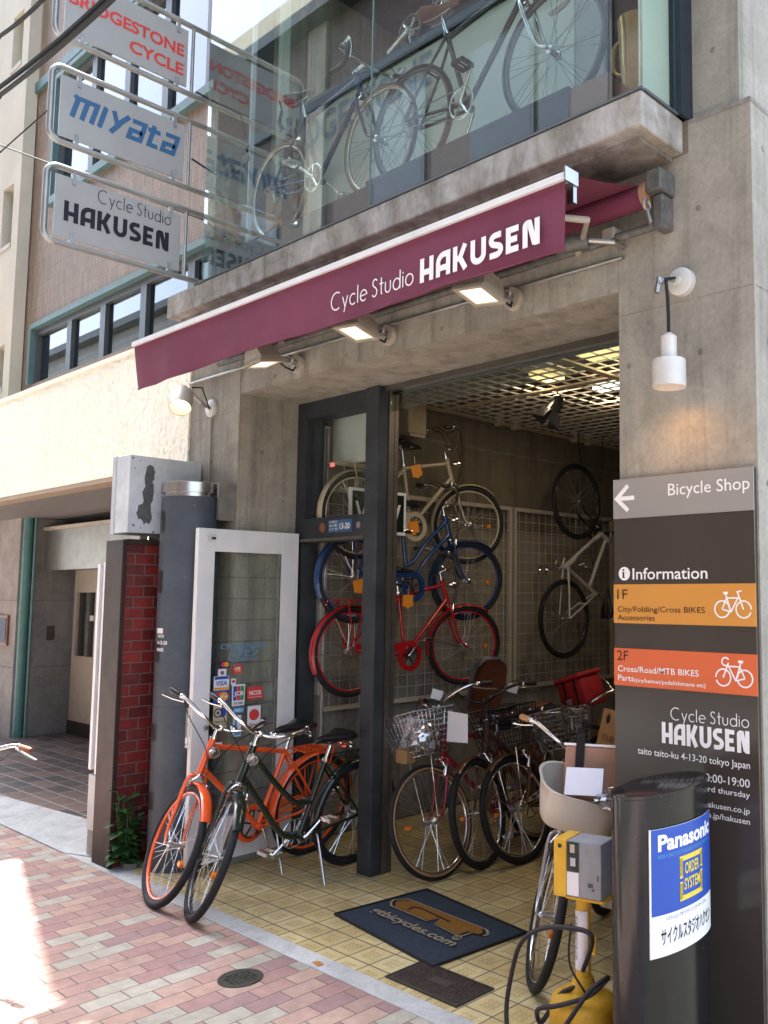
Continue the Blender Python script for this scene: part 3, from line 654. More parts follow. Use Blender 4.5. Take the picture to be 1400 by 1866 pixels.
T = Matrix.Translation((-5.27, 2.69, 2.85)) @ Matrix.Scale(1.2, 4) @ V((-.52, .36, .80)).to_track_quat('Z', 'Y').to_matrix().to_4x4()
own(MB(T).lathe([(.02, .05), (.026, .045), (.026, .02), (.045, .016), (.054, 0), (.056, -.11), (.052, -.11), (.050, -.02)], n=24, cap=False).build('shade', 'white_enamel', smooth=40), t)
own(MB(T).lathe([(.049, -.025), (.0491, -.035), (.02, -.06)], n=20).build('lamp', 'lamp_glow', smooth=40), t)
own(MB(T).lathe([(.0505, -.05), (.0515, -.108)], n=24, cap=False).build('shade_lining', 'lamp_warm', smooth=40), t)
t = thing('pendant_lamp', 'white stepped cylinder lamp on a black flex at the right pillar', 'wall lamp', (-1.78, YF, 2.80))
own(MB().lathe([(.055, 0), (.055, .028), (.049, .033)], (-1.77, YF - .0005, 2.815), (0, -1, 0), 28).lathe([(.02, 0), (.02, .02)], (-1.775, YF - .037, 2.815), (0, -1, 0), 14).build('wall_plate', 'white_enamel', smooth=40), t)
own(MB().tube([(-1.775, YF - .04, 2.815), (-1.785, YF - .10, 2.81), (-1.80, YF - .13, 2.785)], .010).tube([(-1.802, YF - .12, 2.81), (-1.808, YF - .13, 2.75)], .012, 6).build('hook', 'dull_steel'), t)
own(MB().tube([(-1.775, YF - .055, 2.82), (-1.775, YF - .12, 2.80), (-1.755, YF - .14, 2.72), (-1.752, YF - .14, 2.64), (-1.752, YF - .14, 2.57)], .007, 8).build('flex', 'cable_black', smooth=60), t)
own(MB().lathe([(.01, 2.580), (.030, 2.565), (.030, 2.478), (.061, 2.476), (.063, 2.47), (.063, 2.372), (.060, 2.372), (.059, 2.42)], (-1.752, YF - .14, 0), n=32, cap=False).build('shade', 'white_enamel', smooth=40), t)
own(MB().lathe([(.0575, 2.415), (.058, 2.41)], (-1.752, YF - .14, 0), n=24).build('lamp', 'lamp_warm'), t)
pl_ = bpy.data.lights.new('pendant_light', 'SPOT'); pl_.energy = .55; pl_.color = (1, .48, .16); pl_.spot_size = R(160); pl_.spot_blend = .9; pl_.shadow_soft_size = .03
po = bpy.data.objects.new('pendant_light', pl_); col.objects.link(po); po.location = (-1.752, YF - .14, 2.366); own(po, t)
k = MB().tube([(-5.60, YF - .012, 3.005), (-4.45, YF - .012, 3.005), (-2.05, YF - .012, 2.985)], .009, 8)
o = k.build('cable_conduit', 'dull_steel'); tag(o, 'thin grey cable conduit running along the lintel behind the flood lights', 'conduit')
o = MB().tube([(-5.31, YF - .008, 2.745), (-5.305, YF - .008, 2.2)], .005, 6).build('wall_cable', 'lamp_beige'); tag(o, 'thin cable running down the left pillar below the white spot', 'cable')
# ---------------------------------------------------------------- hanging signs
XS = -5.2
def hang(zb, zt, lab):
    t = thing('hanging_sign', lab, 'sign', (XS, 3.0, zb), 'framed signs hung out over the street')
    y0, y1 = 1.815, 3.06; r = .06
    pts = [(XS, y1, zt)] + [(XS, y0 + r - r * math.sin(R(a)), zt - r + r * math.cos(R(a))) for a in range(0, 91, 15)] + [(XS, y0 + r - r * math.cos(R(a)), zb + r - r * math.sin(R(a))) for a in range(0, 91, 15)] + [(XS, y1, zb)]
    own(MB().tube(pts, .017, 12).build('tube_frame', 'satin_tube', smooth=40), t)
    own(MB().tube([(XS, 2.63, zb), (XS, 2.63, zt)], .012, 10).build('upright', 'satin_tube', smooth=40), t)
    own(MB().box(XS - .006, XS + .006, 1.862, 2.595, zb + .035, zt - .045, .002).build('panel', 'sign_board'), t)
    for y in (1.95, 2.52):
        for za_, zb_ in ((zb + .012, zb + .07), (zt - .085, zt - .01)): own(MB().box(XS - .012, XS + .012, y, y + .02, za_, zb_).build('clip', 'dull_steel'), t)
    return t
t = hang(4.765, 5.22, 'hanging sign with red lettering, topmost of the three framed signs')
ps = lambda y, z: lo((XS + .0065, y, z), t)
text(t, 'BRIDGESTONE', ps(1.88, 4.99), Y_, Z_, .075, .69, 'L', 'ink_red', .03); text(t, 'CYCLE', ps(2.57, 4.865), Y_, Z_, .075, .34, 'R', 'ink_red', .03)
t = hang(4.15, 4.59, 'hanging sign with slanted blue lettering, middle of the three framed signs')
def miyata():
    b = MB(); h = .135; sl = .26; x = 0; O = ps(1.905, 4.318)
    gl = [(.20, [[(.03, 0), (.03, .86), (.0, 1)], [(.03, .9), (.17, .9), (.17, 0)], [(.10, .9), (.10, 0)]]), (.07, [[(.03, 0), (.03, 1)]]),
          (.15, [[(.02, 1), (.075, .42), (.14, 1)], [(.09, .5), (.045, -.02)]]), (.15, [[(.02, .9), (.12, .9), (.12, .1), (.03, .1), (.03, .45), (.12, .45)]]),
          (.12, [[(.04, 1.05), (.04, .1), (.11, .1)], [(.0, .8), (.10, .8)]]), (.15, [[(.02, .9), (.12, .9), (.12, .1), (.03, .1), (.03, .45), (.12, .45)]])]
    z = 0
    for a, sts in gl:
        for p in sts:
            z += .0001; b.stroke([((q[0] + x) * .76 + q[1] * sl * h, q[1] * h) for q in p], .028, O + V((z, 0, 0)), Y_, Z_, .0006)
        x += a
    b.build('lettering', 'ink_blue', t)
miyata()
t = hang(3.565, 4.005, 'hanging sign with black shop lettering, lowest of the three framed signs')
cycle_studio(t, ps(2.09, 3.868), Y_, Z_, .078, .44, 'ink_black', .06); hakusen(t, ps(1.912, 3.70), Y_, Z_, .118, .61, 'ink_black')
t = thing('sign_mast', 'slim steel mast carrying the three hanging signs beside the display box', 'mast', (XS, 3.08, 3.5))
own(MB().box(XS - .025, XS + .025, 3.06, 3.11, 3.474, 6).box(XS + .025, -4.98, 3.07, 3.10, 4.3, 4.34).box(XS + .025, -4.98, 3.07, 3.10, 5.3, 5.34).build('mast', 'dull_steel'), t)
own(MB().tube([(XS, 2.65, 4.35), (XS - .02, 2.9, 4.3), (XS, 3.05, 4.5), (XS + .05, 2.95, 4.75), (XS, 2.66, 4.8)], .006, 6).build('cable', 'cable_black', smooth=60), t)
def wire(pts, r, lab):
    k = MB(); P = [V(p) for p in pts]; out = []
    for a, c in zip(P, P[1:]):
        for i in range(12): u = i / 12; out.append(a.lerp(c, u) - V((0, 0, .05 * u * (1 - u))))
    out.append(P[-1]); k.tube(out, r, 6)
    tag(k.build('overhead_wire', 'cable_black'), lab, 'cable', 'black overhead wires')
wire([(-9.0, 1.35, 3.1), (-3.99, 1.2, 3.66), (-2.9, 1.2, 3.60), (2, 1.1, 3.5)], .009, 'thick overhead wire, lowest of the three crossing the top left corner')
wire([(-9.0, 1.35, 3.2), (-4.01, 1.2, 3.70), (-2.98, 1.2, 3.63), (2, 1.1, 3.55)], .009, 'thick overhead wire running close beside the lowest wire at the top left')
wire([(-9.0, 1.3, 3.6), (-4.04, 1.2, 3.94), (-3.5, 1.2, 3.89), (2, 1.1, 3.8)], .008, 'overhead wire cutting the extreme top left corner')
k = MB().tube([(-7.2, 1.6, 4.95), (XS, 2.75, 3.98), (-5.02, 3.0, 3.75)], .005, 6).build('guy_wire', 'cable_black'); tag(k, 'thin straight guy wire passing behind the hanging signs', 'cable')
k = MB().tube([(-8.2, 1.5, 4.2), (-6.2, 1.75, 4.22), (XS, 1.80, 4.30)], .004, 6).build('guy_wire', 'cable_black'); tag(k, 'thin slack wire ending at the middle hanging sign', 'cable')

# ---------------------------------------------------------------- buildings to the left
nb = thing('brown_tiled_building', 'brown tiled building with teal window frames and a cream stucco ledge', 'building', (-8, 3.2, 0))
YB = 3.2
own(MB().box(-12, -5.64, YB, 9, 2.52, 3.62).box(-12, -9.3, YB, 9, 3.62, 4.215).box(-5.9, -5.64, YB + .3, 9, 3.62, 14).box(-12, -5.9, YB, 9, 4.215, 5.35).box(-12, -9.0, YB, 9, 5.35, 6.65).box(-9.52, -5.9, YB, 9, 6.65, 14).build('wall', 'brown_wall_tiles'), nb)  # unseen storeys above the windows, height and edge set to shade the pavement
own(MB().box(-14, -5.585, 2.90, YB - .002, 2.475, 3.36).box(-14, -9.31, YB - .001, 3.6, 2.6, 3.3).build('stucco_ledge', 'cream_stucco', smooth=None), nb)
own(MB().box(-14, -5.583, 2.885, 2.96, 3.361, 3.395).build('ledge_cap', 'cream_stucco'), nb)
own(MB().box(-14, -5.59, 2.905, 3.05, 2.44, 2.474).build('ledge_drip', 'soffit_brown'), nb)
own(MB().box(-14, -5.64, 3.051, 5.2, 2.46, 2.48).build('soffit', 'soffit_grey'), nb)
def windows(z0, z1, xs, fr):
    f = MB().box(xs[0] - .001, xs[-1], YB - .035, YB + .10, z1, z1 + .05).box(xs[0] - .05, xs[0] - .001, YB - .035, YB + .10, z0, z1 + .05)
    fo = own(f.build('window_surround', fr), nb)
    for i, (a, c) in enumerate(zip(xs, xs[1:])):
        w = MB(); t_ = .05
        w.box(a, a + t_, YB + .02, YB + .09, z0, z1 - .001).box(c - t_, c - .001, YB + .02, YB + .09, z0, z1 - .001).box(a + t_, c - t_, YB + .02, YB + .09, z1 - .06, z1 - .001)
        wo = own(w.build('window', 'dark_frame' if fr == 'teal_frame' else fr), nb)
        k = own(MB().box(a + t_, c - t_, YB + .055, YB + .06, z0, z1 - .06).build('pane', 'dark_window_glass'), wo)
        k.matrix_parent_inverse = Matrix.Translation(-V(nb.location)) ; k.parent = wo; k.matrix_parent_inverse = Matrix.Identity(4)
windows(3.62, 4.16, [-9.25, -8.47, -7.77, -7.02, -6.25, -5.95], 'teal_frame')
windows(5.40, 6.60, [-8.95, -8.2, -7.5, -6.8, -6.1], 'teal_frame')
own(MB().box(-9.3, -5.9, YB + .5, YB + .52, 3.6, 6.7).build('curtain', 'cream_wall'), nb)
own(MB().box(-12, -5.9, YB - .04, YB - .001, 6.66, 6.76).box(-9, -5.9, YB - .05, YB - .001, 5.32, 5.395).build('window_band', 'teal_frame'), nb)
# entry recess under the ledge
own(MB().box(-14, -10.99, 3.78, 3.9, .02, 2.459).build('pale_wall', 'granite_pale'), nb)
own(MB().box(-11.05, -10.92, 3.901, 5.2, .02, 2.459).box(-10.9, -5.64, 5.2, 5.3, .02, 2.459).box(-5.75, -5.64, 2.95, 5.2, .02, 2.439).build('grey_wall', 'granite_grey'), nb)
own(MB().box(-11.052, -10.917, 3.899, 5.2, .78, .784).box(-11.052, -10.917, 3.899, 5.2, 1.53, 1.534).box(-14, -10.988, 3.778, 3.79, .78, .784).box(-14, -10.988, 3.778, 3.79, 1.53, 1.534).build('wall_joint', 'dark_room'), nb)
own(MB().box(-11.4, -8.6, 4.02, 4.09, 1.87, 2.32).build('steel_beam', 'satin_tube'), nb)
own(MB().box(-11.4, -8.6, 3.99, 4.09, 2.321, 2.36).build('beam_lip', 'beige_paint'), nb)
own(MB().tube([(-10.93, 3.84, .02), (-10.93, 3.84, 2.458)], .05, 14).tube([(-10.78, 3.86, .02), (-10.78, 3.86, 2.458)], .014, 8).build('drain_pipe', 'green_pipe', smooth=40), nb)
own(MB().box(-10.916, -10.905, 4.08, 4.16, 1.08, 1.24).build('intercom', 'brown_steel'), nb)
bo = thing('ticket_booth', 'small beige booth with a glass hatch inside the tiled entry', 'booth', (-10.5, 4.6, .02))
own(MB().box(-10.84, -10.2, 4.33, 5.1, .17, .90).box(-10.84, -10.2, 4.33, 5.1, 1.62, 1.88).box(-10.84, -10.76, 4.33, 5.1, .90, 1.62).box(-10.28, -10.2, 4.33, 4.41, .9, 1.62).build('body', 'beige_paint'), bo)
own(MB().box(-10.85, -10.19, 4.32, 5.1, .02, .169).build('base', 'dark_room'), bo)
own(MB().box(-10.76, -10.28, 4.36, 4.37, .90, 1.62).box(-10.215, -10.21, 4.42, 5.0, .90, 1.62).build('pane', 'dark_window_glass'), bo)
own(MB().box(-10.52, -10.49, 4.335, 4.36, .90, 1.62).build('hatch_frame', 'dull_steel'), bo)
own(MB().box(-10.45, -10.35, 4.352, 4.358, 1.30, 1.36).build('notice', 'paper'), bo)
t = thing('poster_frame', 'small dark framed poster at the left edge on pale stone', 'poster', (-11.6, 3.77, 1.1))
own(box('frame', (-11.7, -11.17, 3.755, 3.778, 1.02, 1.36), 'wood_brown'), t); own(box('poster', (-11.67, -11.2, 3.750, 3.754, 1.05, 1.33), 'ink_navy'), t)
cb = thing('cream_building', 'tall cream building with deep small windows at the left edge', 'building', (-10, 2.9, 0))
k = MB(); x1 = -9.49; xs = [(-9.95, -9.66), (-10.9, -10.5), (-11.8, -11.4)]; zs = [(5.1, 5.74), (7.03, 7.62), (3.62, 4.07)]
edges = sorted({-14, x1, *[q for p in xs for q in p]}); ez = sorted({3.4, 8.6, *[q for p in zs for q in p]})  # unseen wall top, height set to size the sun patch on the pavement
for a, c in zip(edges, edges[1:]):
    for d, e in zip(ez, ez[1:]):
        if (a, c) in xs and (d, e) in zs: continue
        k.box(a, c, 3.08, 3.19, d, e)
own(k.build('wall', 'cream_wall'), cb)
own(MB().box(-13.9, -9.55, 3.1905, 3.1985, 3.4, 8.6).build('window_recess', 'dark_window_glass'), cb)
k = MB()
for a, c in xs:
    for d, e in zs: own(MB().box(a + .001, c - .001, 3.07, 3.12, d - .03, d + .012).build('window_sill', 'beige_paint'), cb)

# ---------------------------------------------------------------- pier, lightbox, post by the left pillar
pr = thing('brick_pier', 'glazed red brick pier in a dark brown steel frame', 'pier', (-5.5, 2.6, 0))
own(MB().box(-5.60, -5.405, 2.447, 2.905, .0, 1.90).build('brickwork', 'glazed_red_bricks'), pr)
own(MB().box(-5.625, -5.395, 2.42, 2.446, -.01, 1.93, .004).box(-5.615, -5.395, 2.4465, 2.90, 1.901, 1.935, .003).build('frame', 'pier_brown'), pr)
lb = thing('sign_box', 'grey metal sign box with flaked paint standing above the brick pier', 'sign box', (-5.5, 2.68, 1.94))
own(MB().box(-5.575, -5.395, 2.44, 2.90, 1.975, 2.45, .004).build('casing', 'peeled_paint'), lb)
own(MB().box(-5.625, -5.5755, 2.437, 2.902, 1.970, 2.455, .003).build('face_frame', 'meter_grey'), lb)
own(MB().box(-5.56, -5.46, 2.7, 2.88, 1.936, 1.974).build('foot', 'bare_metal'), lb)
rnd = random.Random(3)
pl2 = [(.075, .40), (.095, .415), (.115, .405), (.128, .37), (.125, .33), (.112, .31), (.122, .27), (.120, .22), (.118, .19), (.108, .17), (.110, .13), (.118, .09), (.11, .06), (.10, .045), (.085, .055), (.07, .04), (.05, .075), (.035, .07), (.02, .11), (.03, .16), (.055, .17), (.06, .20), (.052, .24), (.07, .28), (.062, .33)]
def jag(p):
    o = []
    for (a, b2), (c, d) in zip(p, p[1:] + p[:1]):
        o += [(a, b2), ((a + c) / 2 + rnd.uniform(-.005, .005), (b2 + d) / 2 + rnd.uniform(-.006, .006))]
    return o
own(MB().prism(jag(pl2), (-5.3948, 2.47, 1.985), Y_, Z_, .0006).build('flaked_patch', 'bare_metal'), lb)
k = MB()
for y, z, r in ((2.455, 2.43, .006), (2.50, 2.42, .004), (2.47, 2.37, .006), (2.475, 2.02, .008), (2.66, 2.03, .006), (2.7, 2.0, .005), (2.52, 2.005, .004), (2.63, 2.10, .004), (2.6, 1.985, .007)):
    k.prism(jag([(y + r * math.cos(a), z + r * math.sin(a)) for a in (0, 1, 2, 3, 4, 5)]), (-5.3949, 0, 0), Y_, Z_, .0005)
own(k.build('paint_chips', 'bare_metal'), lb)
po_ = thing('round_post', 'scuffed dark grey round steel post with slots and a bright steel cap', 'post', (-5.19, 2.735, 0))
pr_ = .172
own(MB().lathe([(pr_, 0), (pr_, .935), (pr_ - .003, .938), (pr_ - .003, .945), (pr_, .948), (pr_, 2.19)], po_.location, n=40).build('shaft', 'post_grey', smooth=40), po_)
own(MB().lathe([(pr_ - .012, 2.19), (pr_ - .012, 2.215), (pr_ + .004, 2.215), (pr_ + .004, 2.275), (pr_ - .01, 2.28)], po_.location, n=40).build('cap', 'stainless', smooth=30), po_)
k = MB()
for z, h in ((1.97, .13), (1.61, .13), (1.20, .11), (.74, .10), (.35, .1)):
    rows = []
    for zz in (z, z + h):
        rows.append([(po_.location.x + (pr_ + .0025) * math.cos(R(a)), po_.location.y + (pr_ + .0025) * math.sin(R(a)), zz) for a in (-103, -97, -91, -85)])
    own(MB().sheet(rows).build('slot', 'black_plastic'), po_)
own(MB().box(-5.01, -4.985, 2.80, 2.912, 2.05, 2.28).build('wall_strap', 'dull_steel'), po_)
pb = lambda x, y: V(((pr_ + .003) * math.cos(R(-96) + x / pr_), (pr_ + .003) * math.sin(R(-96) + x / pr_), y))
for s, z, h, w in (('4-13-20', 1.305, .022, .085), ('TAITO', 1.345, .018, .06), ('IRANE', 1.265, .02, .06)): text(po_, s, (0, 0, 0), X_, Z_, h, w, 'L', 'ink_white', .02, bend=lambda x, y, z=z: pb(x + .01, y + z))
rows = [[tuple(V(po_.location) + pb(x, z) * 1.0) for x in (.0, .03, .06)] for z in (1.37, 1.40)]
own(MB().sheet(rows).build('sticker', 'paper'), po_)
t = thing('meter_panel', 'pale grey panel and lower meter box on the left side of the brick pier', 'panel', (-5.68, 2.55, .02))
own(MB().box(-5.715, -5.655, 2.45, 2.60, .50, 1.80, .003).box(-5.80, -5.765, 2.45, 2.60, .52, 1.79, .003).build('panel', 'white_paint'), t)
own(MB().box(-5.764, -5.716, 2.5, 2.6, .52, 1.79).build('gap_plate', 'black_plastic'), t)
own(MB().box(-5.80, -5.645, 2.455, 2.62, .16, .49, .004).build('meter_box', 'meter_grey'), t)
own(MB().box(-5.79, -5.65, 2.46, 2.62, .0, .159).build('block', 'concrete'), t)

# a weed at the foot of the pier
t = thing('weed', 'leafy green weed growing at the foot of the brick pier', 'plant', (-5.37, 2.50, 0))
rl = random.Random(11)
st = MB(); lf = MB()
for s in range(13):
    a = rl.uniform(0, 6.28); hgt = rl.uniform(.22, .44); lx, ly = math.cos(a) * rl.uniform(.02, .08), math.sin(a) * rl.uniform(.02, .07)
    st.tube([(0, 0, 0), (lx * .6, ly * .6, hgt * .5), (lx, ly, hgt)], .004, 5, r1=.002)
    for j in range(9):
        u = .15 + .85 * j / 8; p = V((lx * u, ly * u, hgt * u)); b_ = j * 2.4 + a; d = V((math.cos(b_), math.sin(b_), .25 if j < 7 else .9)).normalized()
        L = rl.uniform(.08, .13) * (1.05 - .35 * u); w = L * .30; side = d.cross(Z_).normalized()
        dn = V((0, 0, -1))
        P = [p, p + d * L * .35 + side * w, p + d * L * .7 + side * w * .7 + dn * L * .15, p + d * L + dn * L * .35, p + d * L * .7 - side * w * .7 + dn * L * .15, p + d * L * .35 - side * w]
        m1 = p + d * L * .35 + dn * .006; m2 = p + d * L * .7 + dn * (L * .15 + .006)
        v = [lf.v(q) for q in P]; a1, a2 = lf.v(m1), lf.v(m2)
        for q in ((v[0], v[1], a1), (v[1], v[2], a2, a1), (v[2], v[3], a2), (v[3], v[4], a2), (v[4], v[5], a1, a2), (v[5], v[0], a1)): lf.f(q)
st.build('stems', 'leaf', t); lf.build('leaves', 'leaf', t)
tag(MB().prism([(-5.46, 2.50), (-5.35, 2.49), (-5.30, 2.54), (-5.36, 2.60), (-5.44, 2.58)], (0, 0, .002), X_, Y_, .025).build('stone_chip', 'granite_grey'), 'small flat stone lying below the weed', 'stone')

# ---------------------------------------------------------------- the opened door
dr = thing('shop_door', 'white framed glass door standing open, its pane full of card stickers', 'door', (-4.90, 3.33, 0))
xd0, xd1 = -4.935, -4.895
own(MB().box(xd0, xd1, 2.632, 2.738, .055, 1.99, .003).box(xd0, xd1, 3.19, 3.315, .055, 1.99, .003).box(xd0 + .001, xd1 - .001, 2.738, 3.19, 1.855, 1.989).box(xd0 + .001, xd1 - .001, 2.738, 3.19, .056, .30).build('frame', 'white_paint'), dr)
own(MB().box(-4.918, -4.914, 2.738, 3.19, .30, 1.855).build('pane', 'door_glass'), dr)
k = MB(); z = .42
while z < 1.8: k.box(-4.925, -4.905, 2.739, 3.189, z, z + .006); z += .128
own(k.build('louvre_edges', 'clear_lens'), dr)
own(MB().box(-4.91, -4.897, 3.178, 3.19, .30, 1.855).build('bead', 'dull_steel'), dr)
own(MB().box(-4.894, -4.87, 2.675, 2.70, 1.915, 1.945).build('catch', 'white_enamel'), dr)
own(MB().box(-4.8935, -4.875, 2.70, 2.73, 1.925, 1.937).build('latch', 'black_plastic'), dr)
own(MB().lathe([(.012, 0), (.014, .012), (.008, .018)], (-4.8945, 2.715, .83), (1, 0, 0), 16).build('lock', 'dull_steel'), dr)
own(MB().box(-4.93, -4.90, 2.612, 2.631, .72, .95, .004).build('edge_pull', 'clear_lens'), dr)
xt = -4.9045
DL = lambda y, z, d=0: lo((xt + d, y, z), dr)
text(dr, 'CYCLESTUDIO', DL(2.80, 1.275), Y_, Z_, .032, .30, 'L', 'ink_sky', .0); text(dr, 'ハクセン', DL(2.855, 1.228), Y_, Z_, .045, .19, 'L', 'ink_sky', .01); text(dr, 'TEL 03-3841-8757', DL(2.85, 1.203), Y_, Z_, .018, .20, 'L', 'ink_sky', 0)
def sticker(y0, y1, z0, z1, base, els=(), tx=()):
    o = own(MB().box(xt - .001, xt + .001, y0, y1, z0, z1).build('sticker', base), dr)
    e = .0012
    for m, kind, *q in els:
        k = MB()
        if kind == 'b': k.box(xt, xt + e, *q)
        else:
            cy, cz, r = q; k.lathe([(r, 0), (r, e)], (xt, cy, cz), (1, 0, 0), 24)
        x = k.build('emblem', m); x.parent = o; e += .0003
    for s, y, z, h, w, m in tx: 
        x = text(o, s, V((xt + e, y, z)), Y_, Z_, h, w, 'C', m, .02)
    return o
sticker(2.80, 2.862, 1.165, 1.205, 'ink_navy', [('ink_red', 'd', 2.822, 1.186, .015), ('ink_orange', 'd', 2.842, 1.186, .015)])
sticker(2.790, 2.842, 1.10, 1.160, 'paper', [('ink_blue', 'd', 2.816, 1.138, .012), ('ink_red', 'd', 2.816, 1.141, .006)], [('CARD', 2.816, 1.108, .010, .036, 'ink_blue')])
sticker(2.885, 2.945, 1.128, 1.178, 'ink_red', [('ink_orange', 'b', 2.90, 2.935, 1.138, 1.142)], [('UFJ', 2.913, 1.148, .018, .036, 'ink_white')])
sticker(2.876, 2.906, 1.062, 1.098, 'paper', [('ink_red', 'd', 2.891, 1.082, .010)])
sticker(2.765, 2.862, 1.036, 1.118, 'paper', [('ink_royal', 'b', 2.768, 2.859, 1.100, 1.115), ('ink_orange', 'b', 2.768, 2.859, 1.038, 1.053)], [('VISA', 2.813, 1.064, .028, .075, 'ink_royal')])
sticker(2.765, 2.862, .962, 1.033, 'ink_royal', [('ink_red', 'd', 2.797, .998, .028), ('ink_orange', 'd', 2.830, .998, .028)], [('MasterCard', 2.813, .992, .014, .084, 'ink_white')])
sticker(2.885, 2.968, .935, 1.062, 'paper', [('ink_royal', 'b', 2.892, 2.914, .968, 1.052), ('ink_red', 'b', 2.9155, 2.938, .968, 1.052), ('ink_green', 'b', 2.9395, 2.962, .968, 1.052)], [('JCB', 2.927, .998, .024, .062, 'ink_white'), ('JCB CARD', 2.927, .945, .013, .062, 'ink_black')])
sticker(2.985, 3.090, .965, 1.040, 'ink_red', [('ink_white', 'b', 2.992, 3.083, .978, .980)], [('NICOS', 3.037, .992, .026, .080, 'ink_white')])
sticker(2.768, 2.855, .815, .955, 'ink_beige', [('ink_royal', 'd', 2.826, .905, .027), ('ink_navy', 'd', 2.797, .905, .027), ('ink_beige', 'd', 2.797, .905, .020), ('ink_navy', 'd', 2.797, .905, .008)], [('Diners Club', 2.811, .848, .013, .066, 'ink_black'), ('International', 2.811, .828, .013, .066, 'ink_black')])
sticker(2.895, 2.965, .892, .925, 'ink_sky', [], [('お支払い', 2.93, .902, .014, .06, 'ink_white')])
sticker(2.898, 2.950, .755, .880, 'paper', [('ink_sky', 'b', 2.905, 2.925, .80, .855), ('ink_sky', 'b', 2.905, 2.945, .76, .782)])
sticker(2.992, 3.080, .790, .925, 'paper', [('ink_red', 'd', 3.036, .872, .034)], [('Orico', 3.036, .802, .022, .068, 'ink_black')])
sticker(2.74, 2.83, .70, .735, 'paper')

# ---------------------------------------------------------------- things on the floor
m_ = thing('door_mat', 'dark blue rubber mat with a gold emblem and web address', 'mat', (-3.36, 3.06, 0))
c0, c1, c2, c3 = V((-3.785, 2.835, 0)), V((-2.945, 2.725, 0)), V((-2.895, 3.275, 0)), V((-3.715, 3.385, 0))
def mp(u, v, z=.008): return c0 * (1 - u) * (1 - v) + c1 * u * (1 - v) + c2 * u * v + c3 * (1 - u) * v + V((0, 0, z))
g = [[mp(i / 16, j / 10, .006 + (.004 if .06 < i / 16 < .94 and .08 < j / 10 < .92 else 0) + .002 * math.sin(i * 1.3) * math.sin(j)) for i in range(17)] for j in range(11)]
o = MB().sheet(g).build('mat', 'mat_fabric', fix=False); own(o, m_)
rim = [mp(0, 0, .007), mp(1, 0, .007), mp(1, 1, .007), mp(0, 1, .007)]
own(MB().tube(rim, .008, 6, closed=True).build('edging', 'black_rubber'), m_)
um = (c1 - c0).normalized(); vm = (c3 - c0).normalized(); 
def onmat(u, v): return V(mp(u, v, .018)) - V(m_.location)
W_, H_ = .84, .55
def mpoly(name, poly, m, dz=0):
    k = MB(); k.prism(poly, mp(0, 0, .0165 + dz) - V(m_.location), um * W_, vm * H_, .0004); k.build(name, m, m_)
gt = [(.073, .509), (.042, .577), (.10, .70), (.834, .768), (.89, .707), (.89, .657), (.809, .62), (.81, .485), (.557, .495), (.509, .626), (.487, .487), (.126, .458)]
mpoly('emblem_outline', gt, 'mat_tan')
sh = lambda p, k: [((x - .48) * k + .48, (y - .60) * (k - .08) + .60) for x, y in p]
mpoly('emblem_border', sh(gt, .965), 'ink_black', .0006); mpoly('emblem', sh(gt, .90), 'mat_gold', .0012)
k = MB(); k.stroke([(.262, .525), (.245, .60), (.30, .628), (.60, .628)], .018, mp(0, 0, .0190) - V(m_.location), um * W_, vm * H_, .0004); k.build('emblem_line', 'ink_black', m_)
text(m_, 'gtbicycles.com', onmat(.118, .245), (c1 - c0) * .75 + (c3 - c0) * .06, vm, .062, .645, 'L', 'mat_tan', .02); text(m_, 'R', onmat(.803, .435), um, vm, .02, .016, 'L', 'mat_tan', .02)
MB().torus(onmat(.812, .455), Z_, .021, .003, 20, 6).build('mark_ring', 'mat_tan', m_)
t = thing('drain_cover', 'rusty iron drain cover set into the yellow tiles below the mat', 'drain cover', (-2.82, 2.64, 0))
own(box('plate', (-3.02, -2.61, 2.54, 2.735, -.02, .004), 'grate_iron'), t)
k = MB()
for i in range(26):
    for j in range(12):
        x, y = -3.005 + i * .0155, 2.552 + j * .0155; s = .0045
        if 8 < i < 16 and 4 < j < 8: continue
        k.box(x, x + s * 2, y, y + s, .004, .008) if (i + j) % 2 else k.box(x, x + s, y, y + s * 2, .004, .008)
own(k.build('studs', 'grate_iron'), t)
own(MB().box(-3.03, -3.0205, 2.53, 2.745, -.02, .007).box(-2.6095, -2.60, 2.53, 2.745, -.02, .007).box(-3.0204, -2.6096, 2.7355, 2.745, -.02, .007).box(-3.0204, -2.6096, 2.53, 2.5395, -.02, .007).build('rim', 'manhole_iron'), t)
t = thing('manhole_cover', 'small round dark iron manhole cover in the pink brick pavement', 'manhole cover', (-3.48, 2.13, 0))
MB().lathe([(.092, -.02), (.092, .004), (.082, .0045), (.080, .002)], n=32).build('frame', 'manhole_iron', t)
MB().lathe([(.079, -.02), (.079, .003)], n=32).build('lid', 'manhole_iron', t)
k = MB(); rm = random.Random(5)
for i in range(-4, 5):
    for j in range(-4, 5):
        x, y = i * .017, j * .017
        if x * x + y * y < .068 ** 2: k.box(x - .006, x + .006, y - .0025, y + .0025, .003, .006) if (i + j) % 2 else k.box(x - .0025, x + .0025, y - .006, y + .006, .003, .006)
k.build('tread', 'manhole_iron', t)
tag(MB().prism([(0, 0), (.05, -.008), (.058, .018), (.02, .028), (.004, .02)], (-3.38, 2.415, .0035), X_, Y_, .003).build('litter', 'litter'), 'orange scrap of litter lying on the threshold strip', 'litter')

